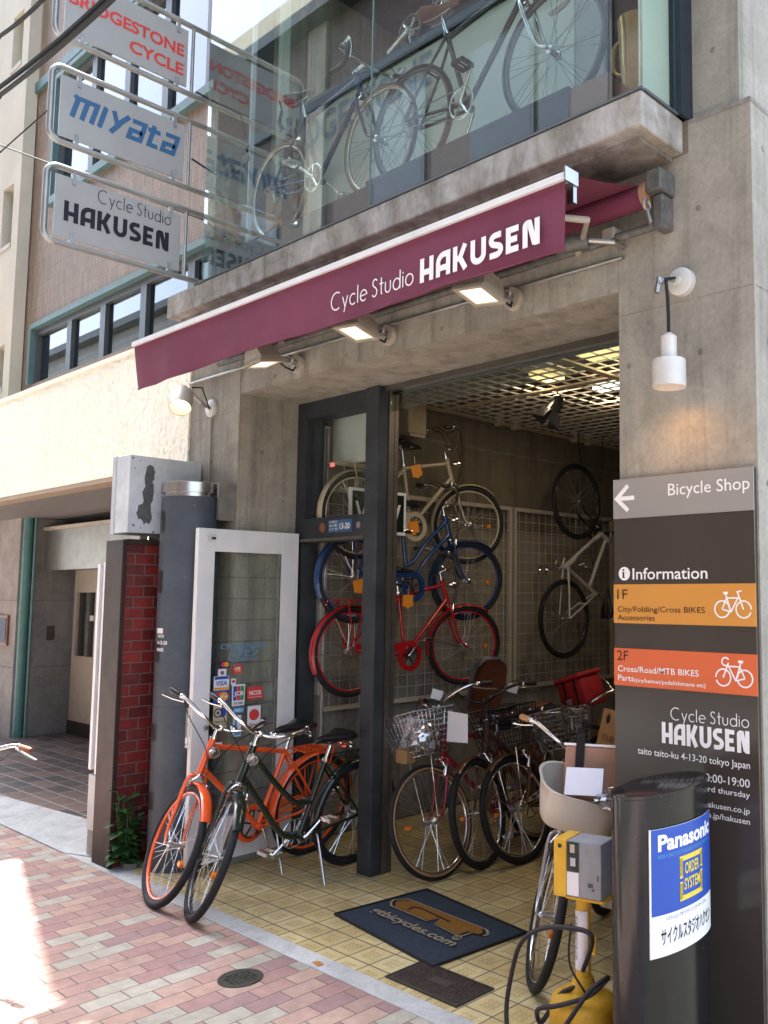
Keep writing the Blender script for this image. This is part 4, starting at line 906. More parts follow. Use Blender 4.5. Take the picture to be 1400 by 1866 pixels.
# ---------------------------------------------------------------- oval post with enamel plates
pp = thing('oval_post', 'glossy black oval post carrying blue and white enamel plates', 'post', (-1.69, 2.60, 0))
A, B_ = .25, .10; ht = .965
def ell(a, o=0, zz=0): return V(((B_ + o) * math.cos(a), (A + o) * math.sin(a), zz))
def ring(o, z, n=56): return [ell(2 * math.pi * i / n, o, z) for i in range(n)]
k = MB(); rows = [ring(0, z) for z in (0, .4, .8, ht - .012)] + [ring(.004, ht - .010), ring(.004, ht), ring(-.004, ht + .003)]
vs = [[k.v(p) for p in r] for r in rows]
for a_, c_ in zip(vs, vs[1:]):
    for i in range(56): k.f([a_[i], a_[(i + 1) % 56], c_[(i + 1) % 56], c_[i]])
k.f(vs[-1]); k.build('shaft', 'glossy_black', pp, smooth=40)
# arc-length parametrised plates on the +x and -x faces
tab = []; acc = 0; pv = ell(-1.35)
for i in range(401):
    a_ = -1.35 + 2.7 * i / 400; q = ell(a_); acc += (q - pv).length; pv = q; tab.append((acc, a_))
def at(s, o, z, flip=1):
    for (s0, a0), (s1, a1) in zip(tab, tab[1:]):
        if s <= s1: a_ = a0 + (a1 - a0) * (s - s0) / max(1e-6, s1 - s0); break
    else: a_ = tab[-1][1]
    p = ell(a_, o, z); return V((p.x * flip, p.y * flip, p.z))
sof = lambda a_: min(tab, key=lambda q: abs(q[1] - a_))[0]
S0, S1, Z0, Z1, ZM, S2 = sof(-.80), sof(.86), .465, .858, .592, sof(.70)
for flip in (1, -1):
    def pl3(o, z0, z1, s0=S0, s1=S1): return [[at(s0 + (s1 - s0) * i / 24, o, z, flip) for i in range(25)] for z in (z0, z1)]
    pn = MB().sheet(pl3(.005, Z0, Z1)).build('plate', 'ink_white', pp, smooth=60)
    MB().sheet(pl3(.0058, ZM, Z1 - .001)).build('blue_field', 'ink_royal', pn, smooth=60)
    MB().tube([at(S0, .003, Z0, flip), at(S0, .003, Z1, flip)], .004, 6).build('plate_edge', 'ink_white', pn)
    def bt(s, s0, z0, h, w, m, bold=.0, o=.0068): text(pn, s, (0, 0, 0), X_, Z_, h, w, 'L', m, bold, bend=lambda x, y: at(s0 + x, o, z0 + y, flip))
    bt('Panasonic', S0 + .03, .790, .050, S2 - S0 - .03, 'ink_white', .035); bt('RIDE A BICYCLE DESIGNED SPECIALLY FOR YOU', S0 + .03, .766, .012, S2 - S0 - .035, 'ink_sky')
    bt('ORDER', S0 + .155, .697, .036, .088, 'ink_yellow', .02); bt('SYSTEM', S0 + .150, .648, .036, .100, 'ink_yellow', .02)
    k = MB()
    def fs(p):
        out = []
        for (x0, y0), (x1, y1) in zip(p, p[1:]): out += [(x0 + (x1 - x0) * i / 8, y0 + (y1 - y0) * i / 8) for i in range(9)]
        return out
    for p in ([(S0 + .135, .695), (S0 + .135, .748), (S0 + .262, .748), (S0 + .262, .705)], [(S0 + .262, .680), (S0 + .262, .624), (S0 + .135, .624), (S0 + .135, .668)]):
        p = fs(p)
        for (x0, y0), (x1, y1) in zip(p, p[1:]):
            dx, dy = x1 - x0, y1 - y0; L = math.hypot(dx, dy)
            if L < 1e-6: continue
            nx, ny = -dy / L * .008, dx / L * .008; ex, ey = dx / L * .008, dy / L * .008
            k.f([k.v(at(a_, .0066, b2, flip)) for a_, b2 in ((x0 - nx - ex, y0 - ny - ey), (x1 - nx + ex, y1 - ny + ey), (x1 + nx + ex, y1 + ny + ey), (x0 + nx - ex, y0 + ny - ey))])
    k.build('emblem', 'ink_yellow', pn)
    bt('ベストショップオブパナソニックオーダーシステム', S0 + .06, .572, .011, .24, 'ink_navy'); bt('サイクルスタジオハクセン', S0 + .04, .503, .042, S2 - S0 - .045, 'ink_black', .01)

# ---------------------------------------------------------------- tyre pump
pu = thing('tyre_pump', 'yellow compressed air stand with a grey box on its pole and a coiled black hose', 'air pump', (-2.012, 2.58, 0))
MB().lathe([(.108, .0), (.120, .012), (.120, .165), (.112, .19), (.085, .208), (.05, .214), (.04, .245), (.034, .262)], n=40).build('tank', 'yellow_paint', pu, smooth=40)
MB().lathe([(.027, .255), (.026, .532)], n=24).build('pole', 'yellow_paint', pu, smooth=40)
k = MB()
for i in range(0, 1):
    k.sheet([[(.0285 * math.cos(a_), .0285 * math.sin(a_), z) for a_ in [R(x) for x in range(-165, -20, 12)]] for z in (.29, .49)])
lbp = k.build('pole_label', 'paper', pu, smooth=60)
for i, ch in enumerate('空気入れのつかい方'): text(lbp, ch, (0, 0, 0), X_, Z_, .014, None, 'C', 'ink_black', .01, bend=lambda x, y, i=i: V((.0292 * math.cos(R(-112) + x / .03), .0292 * math.sin(R(-112) + x / .03), .455 - i * .0165 + y)))
T = Matrix.Rotation(R(12), 4, 'Z')
MB(T).box(-.045, .10, -.05, .065, .533, .543, .002).build('shelf', 'yellow_paint', pu)
bx = MB(T).box(-.037, .095, -.055, .06, .545, .735, .003).build('box', 'box_grey', pu)
MB(T).box(-.087, -.0375, -.062, .062, .541, .738, .003).build('side_cover', 'yellow_paint', pu)
MB(T).lathe([(.008, 0), (.008, .001)], (-.062, -.0625, .715), (0, -1, 0), 14).build('screw_hole', 'black_plastic', pu)
MB(T).box(-.036, .010, -.058, -.0555, .632, .732).build('control_panel', 'dark_green_paint', bx)
MB(T).box(-.036, .010, -.058, -.0555, .550, .629).build('instruction_card', 'paper', bx)
MB(T).box(-.022, -.004, -.061, -.0585, .696, .725).build('switch', 'chrome', bx)
MB(T).box(-.022, -.002, -.0595, -.0585, .650, .678).build('coin_plate', 'meter_grey', bx)
MB(T).box(.045, .065, -.0562, -.0555, .585, .60).box(.06, .07, -.0562, -.0555, .575, .582).box(.08, .086, -.0562, -.0555, .61, .63).build('paint_chips', 'bare_metal', bx)
hs = [(.03, -.04, .30), (.10, -.08, .44), (.02, -.11, .46), (-.10, -.12, .43), (-.19, -.12, .36), (-.235, -.12, .24), (-.24, -.14, .12), (-.20, -.16, .03), (-.13, -.17, .012), (-.04, -.15, .05), (.04, -.13, .17), (.10, -.09, .27), (.13, -.03, .30), (.08, -.07, .24), (-.01, -.12, .20), (-.09, -.13, .17), (-.13, -.10, .13), (-.12, -.085, .10), (-.06, -.06, .20), (-.005, -.035, .235)]
def cat(P, n=6):
    P = [V(p) for p in P]; out = []
    for i in range(len(P) - 1):
        a, b, c, d = P[max(i - 1, 0)], P[i], P[i + 1], P[min(i + 2, len(P) - 1)]
        for j in range(n):
            t = j / n; out.append(.5 * ((2 * b) + (c - a) * t + (2 * a - 5 * b + 4 * c - d) * t * t + (3 * b - a - 3 * c + d) * t ** 3))
    out.append(P[-1]); return out
MB().tube(cat(hs), .0085, 8).build('hose', 'hose_black', pu, smooth=60)
MB().tube(cat([(-.03, -.03, .44), (-.03, -.045, .35), (-.005, -.06, .30), (.04, -.05, .24), (.03, -.03, .22)]), .004, 6).build('cable', 'cable_black', pu, smooth=60)
MB().tube([(.02, -.01, .36), (.075, -.03, .36), (.075, -.03, .42)], .005, 6).build('hose_hook', 'yellow_paint', pu)

# ---------------------------------------------------------------- across the street, for the reflections
ob = thing('opposite_building', 'dark brick building with a heavy dark cornice across the street', 'building', (-5, -4.6, 0))
k = MB(); zz = [(0, 3.2), (3.2, 4.4), (4.4, 6.0), (6.0, 7.2)]
ow = lambda o: own(o, ob)
ow(MB().box(-18.5, 4, -9, -4.6, 0, 12.9).build('wall', 'far_brick'))
ow(MB().box(-18.6, 4.1, -9, -4.2, 12.9, 13.15).build('cornice', 'navy_panel')); ow(MB().box(-18.6, 4.1, -4.65, -4.5, 11.15, 11.4).build('string_course', 'navy_panel'))
ow(MB().box(-18.5, 4, -9, -4.25, 13.151, 13.6).build('parapet', 'cream_wall'))
ow(MB().box(-14.6, -14.0, -4.7, -4.52, 0, 12.89).box(-6.6, -6.0, -4.7, -4.52, 0, 12.89).build('pilaster', 'concrete'))
for x in (-12.5, -10, -8.5, -4.5, -2.5, -17):
    w = ow(MB().box(x, x + 1.4, -4.61, -4.56, 8.6, 10.6).build('window', 'dark_frame'))
    q = MB().box(x + .06, x + 1.34, -4.565, -4.555, 8.66, 10.54).build('pane', 'dark_window_glass'); q.parent = w
sd2 = thing('siding_house', 'white sided house across the street, mirrored in the teal framed windows', 'house', (-28, -4.4, 0))
own(MB().box(-38, -19.3, -10, -4.4, 0, 9.0).build('wall', 'pale_siding'), sd2)
own(MB().box(-38.2, -19.2, -10, -4.1, 9.0, 9.2).build('eaves', 'dark_frame'), sd2)
k = MB()
for x in (-36.5, -33, -29.5, -26, -22.5): k.box(x, x + 1.1, -4.41, -4.36, 5.6, 7.0)
own(k.build('window', 'dark_window_glass'), sd2)

# ---------------------------------------------------------------- white scooter cut by the lower left corner
sc_ = thing('parked_scooter', 'sunlit white scooter tail with a black seat, cut off by the lower left corner', 'scooter', (-2.52, .715, -.0))
def rings(secs, n=24, e=.6):
    out = []
    for x, hw, z0, z1 in secs:
        zc, hz = (z0 + z1) / 2, (z1 - z0) / 2; r = []
        for i in range(n + 1):
            a_ = 2 * math.pi * i / n; c_, s_ = math.cos(a_), math.sin(a_)
            r.append((x, hw * math.copysign(abs(c_) ** e, c_), zc + hz * math.copysign(abs(s_) ** e, s_)))
        out.append(r)
    return out
def tubeform(secs, m, name, n=24, e=.6):
    k = MB(); rr = rings(secs, n, e); k.sheet(rr)
    k.f([k.v(p) for p in rr[0][:-1]]); k.f([k.v(p) for p in rr[-1][:-1]][::-1])
    return k.build(name, m, sc_, smooth=60)
tubeform([(.50, .05, .46, .56), (.46, .11, .40, .60), (.36, .165, .32, .625), (.1, .185, .27, .63), (-.15, .17, .26, .61), (-.28, .13, .25, .56), (-.32, .08, .26, .45)], 'car_white', 'body')
tubeform([(.09, .07, .625, .655), (.05, .12, .625, .69), (-.06, .14, .625, .71), (-.22, .13, .62, .70), (-.28, .08, .62, .68)], 'black_vinyl', 'seat')
MB().box(-.72, -.26, -.16, .16, .22, .27, .012).build('floorboard', 'black_plastic', sc_)
MB().sheet([[(-.70, y, .24) for y in (-.17, -.08, 0, .08, .17)], [(-.72 - .03 * (1 - abs(y) / .2), y, .55) for y in (-.19, -.09, 0, .09, .19)], [(-.66 - .04 * (1 - abs(y) / .2), y, .92) for y in (-.13, -.06, 0, .06, .13)]]).build('leg_shield', 'car_white', sc_, smooth=60)
MB().tube([(-.88, 0, .25), (-.74, 0, .70), (-.66, 0, .98)], .03, 12).build('steering_column', 'dull_steel', sc_, smooth=60)
hb2 = MB().tube([(-.58, -.25, 1.0), (-.64, -.12, 1.0), (-.66, 0, .99), (-.64, .12, 1.0), (-.58, .25, 1.0)], .013, 10).build('handlebar', 'black_plastic', sc_, smooth=60)
MB().lathe([(.03, -.03), (.075, .0), (.08, .06), (.06, .09)], (-.64, 0, .96), (-1, 0, .1), 20).build('headlight', 'car_white', sc_, smooth=60)
for x, y in ((-.88, 0), (.18, 0)):
    w_ = MB().torus((x, y, .21), Y_, .16, .048, 32, 10).build('wheel', 'black_rubber', sc_, smooth=60)
    MB().lathe([(.115, -.03), (.115, .03)], (x, y, .21), Y_, 24).build('hub', 'dull_steel', w_)
MB().torus((-.88, 0, .21), Y_, .235, .045, 20, 8, flat=1.5, a0=0, a1=2.6).build('mudguard', 'car_white', sc_, smooth=60)
MB().box(.495, .52, -.05, .05, .48, .53, .006).build('tail_light', 'red_reflector', sc_)
MB().tube([(.05, .06, .12), (.12, .17, .01)], .010, 8).build('stand', 'dull_steel', sc_)
# ---------------------------------------------------------------- bicycles
def bike(label, mw, group=None, frame='mens', paint='red_paint', rim='chrome', tyre='black_rubber', tr=.022, fender=None, guard=None, bar='swept', basket=None, rack=False, stand=False,
         saddle='black_vinyl', grip='black_plastic', light=True, steer=0, crank=20, wb=1.10, Rw=.335, stem='chrome', fork=None, bell=True, fork_lamp=False, fender_end=195, reflector=True, seat_h=.17, bbx=.44, sang=71, sadx=0, rise=.065, stem_up=.075, floor=False, spoke='spoke_steel', bdx=.075, side_wall=None, name='bicycle'):
    t = thing(name, label, 'bicycle', mw=mw, group=group)
    fork = fork or paint
    A = V((-wb / 2, 0, Rw)); F = V((wb / 2, 0, Rw)); BB = A + V((bbx, 0, -.055))
    ang = R(70); ax = V((-math.cos(ang), 0, math.sin(ang))); pf = V((math.sin(ang), 0, math.cos(ang)))
    S0 = F - pf * .055; crown = S0 + ax * (Rw + .045); Hb = S0 + ax * (Rw + .065); hl = .15 if frame in ('road', 'mtb') else .19; Ht = Hb + ax * hl
    sd_ = V((-math.cos(R(sang)), 0, math.sin(R(sang)))); sl = .50 if frame != 'curved' else .46; ST = BB + sd_ * sl
    G = Matrix.Translation(S0) @ Matrix.Rotation(R(steer), 4, ax) @ Matrix.Translation(-S0)
    # frame
    k = MB(); r = .0155 if frame in ('mens', 'road') else .0165
    k.tube([BB - sd_ * .0, ST], r * .95, 12); k.tube([Hb - ax * .012, Ht + ax * .012], r * 1.28, 12); k.lathe([(.021, -.037), (.021, .037)], BB, Y_, 14)
    if frame in ('mens', 'road'):
        k.tube([ST - sd_ * .03, Ht - ax * .035], r, 12); k.tube([BB, Hb + ax * .03], r * 1.08, 12)
    elif frame == 'mtb':
        k.tube([ST - sd_ * .13, Ht - ax * .03], r * 1.05, 12); k.tube([BB, Hb + ax * .035], r * 1.45, 12)
    elif frame == 'curved':
        a1 = Ht - ax * .03; e1 = BB + sd_ * .20
        k.tube(cat([a1, a1.lerp(e1, .42) + V((.015, 0, -.045)), a1.lerp(e1, .72) + V((0, 0, -.075)), a1.lerp(e1, .88) + V((0, 0, -.035)), e1]), r, 12)
        a1 = Hb + ax * .03; e1 = BB
        k.tube(cat([a1, a1.lerp(e1, .35) + V((.0, 0, -.055)), a1.lerp(e1, .65) + V((-.01, 0, -.10)), a1.lerp(e1, .86) + V((0, 0, -.055)), e1]), r * 1.08, 12)
    else:
        for up, e1 in ((.145, BB + sd_ * .17), (.03, BB + sd_ * .055)):
            a1 = Hb + ax * up; k.tube(cat([a1, a1.lerp(e1, .55), a1.lerp(e1, .82) + V((0, 0, -.035)), e1]), r * 1.0, 12)
        k.tube([Hb + ax * .09 + (e1 - Hb) * .35, Hb + ax * .09 + (e1 - Hb) * .35 + V((.03, 0, -.06))], r * .7, 8)
    sp = ST - sd_ * .03
    for s in (-1, 1):
        k.tube([BB + V((-.02, .028 * s, 0)), BB.lerp(A, .5) + V((0, .045 * s, 0)), A + V((0, .058 * s, 0))], .0095, 8)
        k.tube([sp + V((0, .016 * s, 0)), sp.lerp(A, .4) + V((0, .042 * s, 0)), A + V((0, .058 * s, 0))], .0085, 8)
    k.tube([A + (sp - A) * .58 + V((0, -.04, 0)), A + (sp - A) * .58 + V((0, .04, 0))], .007, 6)
    fr = k.build('frame', paint, t, smooth=50)
    MB().lathe([(r * 1.5, -.006), (r * 1.5, .006)], Ht + ax * .014, ax, 14).lathe([(r * 1.5, -.006), (r * 1.5, .006)], Hb - ax * .014, ax, 14).build('headset', 'chrome', fr, smooth=40)
    # fork
    k = MB(G)
    for s in (-1, 1):
        w = .052
        k.tube(cat([crown + V((0, .012 * s, 0)), crown + V((0, w * s, 0)) - ax * .025, (crown.lerp(S0, .55)) + V((0, w * s, 0)), crown.lerp(S0, .85) + pf * .012 + V((0, w * s, 0)), F + V((0, .055 * s, 0))]), [.0125] * 13 + [.0115, .011, .010, .0095, .009, .0085, .008, .008, .008, .008, .008, .008][:12], 10) if False else \
        k.tube(cat([crown + V((0, .012 * s, 0)), crown + V((0, w * s, 0)) - ax * .025, (crown.lerp(S0, .55)) + V((0, w * s, 0)), crown.lerp(S0, .85) + pf * .012 + V((0, w * s, 0)), F + V((0, .055 * s, 0))]), .0125, 10, r1=.0085)
    k.tube([crown - ax * .01, Hb], .017, 12)
    fk = k.build('fork', fork, t, smooth=50)
    # wheels
    def wheel(c, T, ylean=1):
        w = MB(T).torus(c, Y_, Rw - tr * 2 - .004, .0095, 56, 8, flat=1.25).build('wheel', rim, t, smooth=60)
        MB(T).torus(c, Y_, Rw - tr, tr, 64, 10).build('tyre', tyre, w, smooth=70)
        if side_wall:
            k = MB(T)
            for s in (-1, 1): k.torus(c + V((0, s * tr * .72, 0)), Y_, Rw - tr * 1.45, tr * .42, 56, 6)
            k.build('side_wall', side_wall, w, smooth=70)
        k = MB(T); n = 32
        for i in range(n):
            a = 2 * math.pi * i / n; s = 1 if i % 2 else -1; off = .35 * (1 if (i // 2) % 2 else -1)
            h = c + V((.019 * math.cos(a + off * 2), .030 * s, .019 * math.sin(a + off * 2)))
            rr = Rw - tr * 2 - .008
            k.tube([h, c + V((rr * math.cos(a + off * .35), .003 * s, rr * math.sin(a + off * .35)))], .0013, 3, cap=False)
        k.build('spokes', spoke, w)
        MB(T).lathe([(.008, -.062), (.008, -.045), (.022, -.035), (.022, -.028), (.014, -.024), (.014, .024), (.022, .028), (.022, .035), (.008, .045), (.008, .062)], c, Y_, 16).build('hub', 'hub_alloy', w, smooth=35)
        if reflector:
            MB(T).box(c.x + Rw * .52, c.x + Rw * .62, -.012, .012, c.z - .012, c.z + .012).build('reflector', 'amber_reflector', w)
        return w
    wheel(A, Matrix.Identity(4)); fw = wheel(F, G)
    # mudguards
    def mud(c, T, a0, a1):
        rows = []; n = 34
        for i in range(n + 1):
            a = R(a0 + (a1 - a0) * i / n); row = []
            for j in range(7):
                u = (j - 3) / 3; row.append(c + V((0, .033 * math.sin(u * 1.35), 0)) + V((math.cos(a), 0, math.sin(a))) * (Rw + .016 - .017 * (1 - math.cos(u * 1.35))))
            rows.append(row)
        m = MB(T).sheet(rows).build('mudguard', fender, t, smooth=70)
        k = MB(T)
        for s in (-1, 1):
            a = R(a1 - 22); k.tube([c + V((0, .06 * s, 0)), c + V((math.cos(a) * Rw, .034 * s, math.sin(a) * Rw))], .0022, 5)
        k.build('mudguard_stay', 'chrome', m)
        return m
    if fender:
        mr = mud(A, Matrix.Identity(4), -8, 205); mud(F, G, 52, fender_end)
    # crankset, pedals, chain
    def crankset(parent, c, rr=.085, big=False):
        k = MB().torus(c + V((0, -.045, 0)), Y_, rr, .005, 40, 6, flat=.6)
        for i in range(5):
            a = 2 * math.pi * i / 5 + .3; k.tube([c + V((0, -.045, 0)), c + V((rr * math.cos(a), -.045, rr * math.sin(a)))], .006, 6)
        cs = k.build('chainring', 'chrome' if not guard else 'black_plastic', parent, smooth=50)
        for s, a in ((-1, R(crank)), (1, R(crank + 180))):
            d = V((math.cos(a), 0, math.sin(a))); e = c + d * .165 + V((0, .062 * s, 0))
            ca = MB().tube([c + V((0, .045 * s, 0)), c + V((0, .055 * s, 0)) + d * .02, e], .0105, 8, r1=.009).build('crank', 'chrome', parent, smooth=50)
            k = MB(); y0 = e.y + .012 * s; y1 = e.y + .10 * s
            k.tube([e, (e.x, y1, e.z)], .006, 8); lo_, hi = sorted((y0, y1))
            k.box(e.x - .042, e.x - .030, lo_, hi, e.z - .013, e.z + .013, .003).box(e.x + .030, e.x + .042, lo_, hi, e.z - .013, e.z + .013, .003).box(e.x - .0299, e.x + .0299, hi - .01, hi, e.z - .010, e.z + .010).box(e.x - .0299, e.x + .0299, lo_, lo_ + .01, e.z - .010, e.z + .010)
            k.build('pedal', 'chrome' if grip != 'pale_tape' else 'black_plastic', ca)
    crankset(t, BB)
    k = MB(); rs = .035
    k.tube([BB + V((0, -.045, .085)), A + V((0, -.045, rs))], .0035, 5); k.tube([BB + V((0, -.045, -.085)), A + V((0, -.045, -rs))], .0035, 5)
    k.lathe([(rs, -.052), (rs, -.036), (rs * .6, -.034)], A, Y_, 20)
    if frame in ('road', 'mtb'): k.tube([A + V((.01, -.05, -.03)), A + V((.03, -.05, -.08))], .010, 6).lathe([(.02, -.055), (.02, -.045)], A + V((.03, 0, -.085)), Y_, 12)
    k.build('chain', 'dull_steel', t)
    if guard:
        k = MB(); n = 36; y = -.056
        for i in range(n):
            a, b2 = 2 * math.pi * i / n, 2 * math.pi * (i + 1) / n; pts = []
            for rr, q in ((.118, a), (.118, b2), (.080, b2), (.080, a)): pts.append((BB.x + rr * math.cos(q), BB.z + rr * math.sin(q)))
            k.prism(pts, (0, y, 0), X_, Z_, .010)
        k.prism([(BB.x - .06, BB.z + .105), (BB.x - .06, BB.z + .03), (A.x + .02, A.z + .02), (A.x, A.z + .055)], (0, y, 0), X_, Z_, .0101)
        k.build('chain_guard', guard, t)
    # saddle
    sc = ST + sd_ * seat_h + V((sadx, 0, 0))
    k = MB(); secs = [(-.135, .055, .0, .030), (-.125, .085, .012, .05), (-.08, .098, .016, .055), (-.03, .075, .010, .05), (.03, .040, .004, .042), (.10, .024, .002, .035), (.135, .018, -.006, .028), (.145, .008, -.012, .016)]
    if frame in ('road', 'mtb'): secs = [(x * 1.0, y * .78, z, h * .75) for x, y, z, h in secs]
    rows = []
    for x, hw, dz, th in secs:
        rows.append([sc + V((x, hw * math.cos(2 * math.pi * i / 16), dz + (th * .42 * math.sin(2 * math.pi * i / 16) if math.sin(2 * math.pi * i / 16) > 0 else th * .8 * math.sin(2 * math.pi * i / 16)))) for i in range(17)])
    k.sheet(rows); k.f([k.v(p) for p in rows[0][:-1]]); k.f([k.v(p) for p in rows[-1][:-1]][::-1])
    sa = k.build('saddle', saddle, t, smooth=60)
    MB().tube([ST - sd_ * .04, ST + sd_ * (seat_h - .045)], .0125, 12).build('seat_post', 'chrome', sa, smooth=50)
    k = MB()
    for s in (-1, 1): k.tube([sc + V((-.11, .03 * s, -.035)), sc + V((-.03, .025 * s, -.05)), sc + V((.09, .012 * s, -.03))], .004, 6)
    if frame not in ('road', 'mtb'):
        for s in (-1, 1): k.tube(cat([sc + V((-.11 + .013 * math.cos(i * 1.6), .045 * s + .013 * math.sin(i * 1.6), -.01 - .006 * i)) for i in range(12)], 2), .003, 5)
    k.build('saddle_springs', 'chrome', sa)
    MB().lathe([(r * 1.35, -.014), (r * 1.35, .006)], ST, sd_, 14).build('seat_clamp', 'chrome', fr)
    # stem, bars
    Q = Ht + ax * (stem_up if bar in ('swept', 'dutch') else .03); fw_ = V((1, 0, 0)); k = MB(G)
    if bar in ('swept', 'dutch'):
        C = Q + V((.045, 0, .02)); k.tube([Ht, Q, C], .0125, 10); k.ball(C, .02, 10)
        hh = rise if bar == 'swept' else .07
        half = [C, C + V((.012, .05, .004)), C + V((.025, .105, .03)), C + V((.005, .165, hh * .8)), C + V((-.04, .215, hh + .005)), C + V((-.09, .255, hh + .012)), C + V((-.185, .305, hh - .0))]
    elif bar == 'flat':
        C = Q + V((.09, 0, .012)); k.tube([Ht, Q, C], .015, 10)
        half = [C, C + V((0, .1, .005)), C + V((-.01, .2, .012)), C + V((-.03, .30, .014))]
    else:
        C = Q + V((.10, 0, .01)); k.tube([Ht, Q, C], .013, 10)
        half = [C, C + V((0, .12, 0)), C + V((.01, .185, .0)), C + V((.07, .205, -.006)), C + V((.098, .21, -.055)), C + V((.075, .21, -.115)), C + V((.02, .212, -.135)), C + V((-.05, .215, -.137))]
    mirror = lambda P: [V((p.x, -p.y, p.z)) for p in P]
    for P in (half, mirror(half)): k.tube(cat(P), .0108, 10)
    hb = k.build('handlebar', stem, t, smooth=60)
    for s, P in ((1, half), (-1, mirror(half))):
        if bar == 'drop':
            MB(G).tube(cat(P)[14:], .0145, 10).build('grip', grip, hb, smooth=60)
            e = P[3]; MB(G).tube([e + V((-.005, 0, 0)), e + V((.035, 0, .022)), e + V((.05, 0, .03))], .014, 8, r1=.010).tube([e + V((.045, 0, .02)), e + V((.062, 0, -.03)), e + V((.05, 0, -.10))], .005, 6).build('brake_lever', 'chrome', hb, smooth=60)
        else:
            a, b2 = P[-2], P[-1]; d = (b2 - a).normalized()
            MB(G).tube([a + d * .03, a + d * .04, b2, b2 + d * .012], [.013, .016, .0165, .012], 12).build('grip', grip, hb, smooth=60)
            u = (a - b2).normalized(); g0 = a + d * .015
            MB(G).tube([g0, g0 + V((.02, 0, -.018)) - d * .02, g0 + V((.018, .012 * s, -.035)) + d * .05, g0 + V((.01, .02 * s, -.045)) + d * .12], .0052, 6).ball(g0, .017, 8, (1, 1, 1)).build('brake_lever', 'chrome' if paint != 'black_paint' else 'black_plastic', hb, smooth=60)
    k = MB(G); b0 = half[-2]; k.tube(cat([b0, b0 + V((.10, -.02, .02)), C + V((.12, .06, -.03)), crown + V((.05, .01, .0))]), .0028, 5); b0 = mirror(half)[-2]
    k.tube(cat([b0, b0 + V((.09, .04, -.06)), C + V((.11, -.05, -.12)), crown + V((.05, -.01, .02))]), .0028, 5)
    k.build('brake_cable', 'cable_black', hb, smooth=60)
    if bell and bar != 'drop': MB(G).lathe([(.02, 0), (.024, .006), (.020, .016), (.008, .022)], half[1] + V((-.012, .02, .012)), Z_, 14).build('bell', 'chrome', hb, smooth=40)
    # front brake
    MB(G).tube([crown + V((.03, -.045, -.045)), crown + V((.04, -.02, .01)), crown + V((.04, .02, .01)), crown + V((.03, .045, -.045))], .006, 6).build('brake', 'chrome', fk, smooth=60)
    if light:
        c = Hb + pf * .085 + ax * (.13 if not fork_lamp else -.02)
        if fork_lamp: c = F + pf * .03 + V((.0, .09, .12))
        T2 = G @ Matrix.Translation(c)
        hl_ = MB(T2).lathe([(.006, -.05), (.022, -.035), (.031, -.005), (.032, .015), (.027, .016)], (0, 0, 0), (1, 0, -.12), 20).build('headlight', 'chrome', t, smooth=50)
        MB(T2).lathe([(.0268, .0165), (.02, .021), (.005, .023)], (0, 0, 0), (1, 0, -.12), 16).build('lens', 'clear_bag', hl_, smooth=60)
        MB(G).tube([Hb + pf * .02 + ax * (.13 if not fork_lamp else -.02), c - pf * .03] if not fork_lamp else [F + V((0, .055, .1)), c + V((-.02, -.03, 0))], .006, 6).build('lamp_bracket', 'chrome', hl_)
        if not fork_lamp:
            MB(G).lathe([(.012, 0), (.018, .012), (.018, .055), (.010, .062), (.008, .078)], crown.lerp(S0, .22) + V((.03, .062, -.02)), ax, 14).build('dynamo', 'chrome', fk, smooth=40)
    if rack:
        k = MB(); z = A.z + Rw + .045; x0, x1 = A.x - .22, A.x + .18
        for y in (-.065, -.022, .022, .065): k.tube([(x0, y, z), (x1, y, z)], .005, 6)
        for x in (x0, x0 + .1, x0 + .2, x0 + .3, x1): k.tube([(x, -.066, z), (x, .066, z)], .005, 6)
        for s in (-1, 1): k.tube([A + V((0, .065 * s, .01)), (A.x - .08, .066 * s, z)], .0055, 6).tube([A + V((0, .065 * s, .01)), (A.x + .06, .066 * s, z)], .0055, 6)
        k.tube([(x1, 0, z), sp - sd_ * .05], .006, 6)
        rk = k.build('rack', paint, t, smooth=50)
        MB().box(x0 - .02, x0 - .006, -.02, .02, z - .035, z - .005).build('tail_light', 'tail_red', rk)
    elif reflector: MB().box(A.x - Rw - .028, A.x - Rw - .018, -.02, .02, A.z + .06, A.z + .09).build('rear_reflector', 'red_reflector', t)
    if stand:
        MB().tube(cat([BB + V((-.11, .03, -.0)), BB + V((-.10, .07, -.05)), V((BB.x - .06, .205, .012)), V((BB.x - .05, .225, .006))]), .0075, 8).build('kickstand', 'chrome', t, smooth=60)
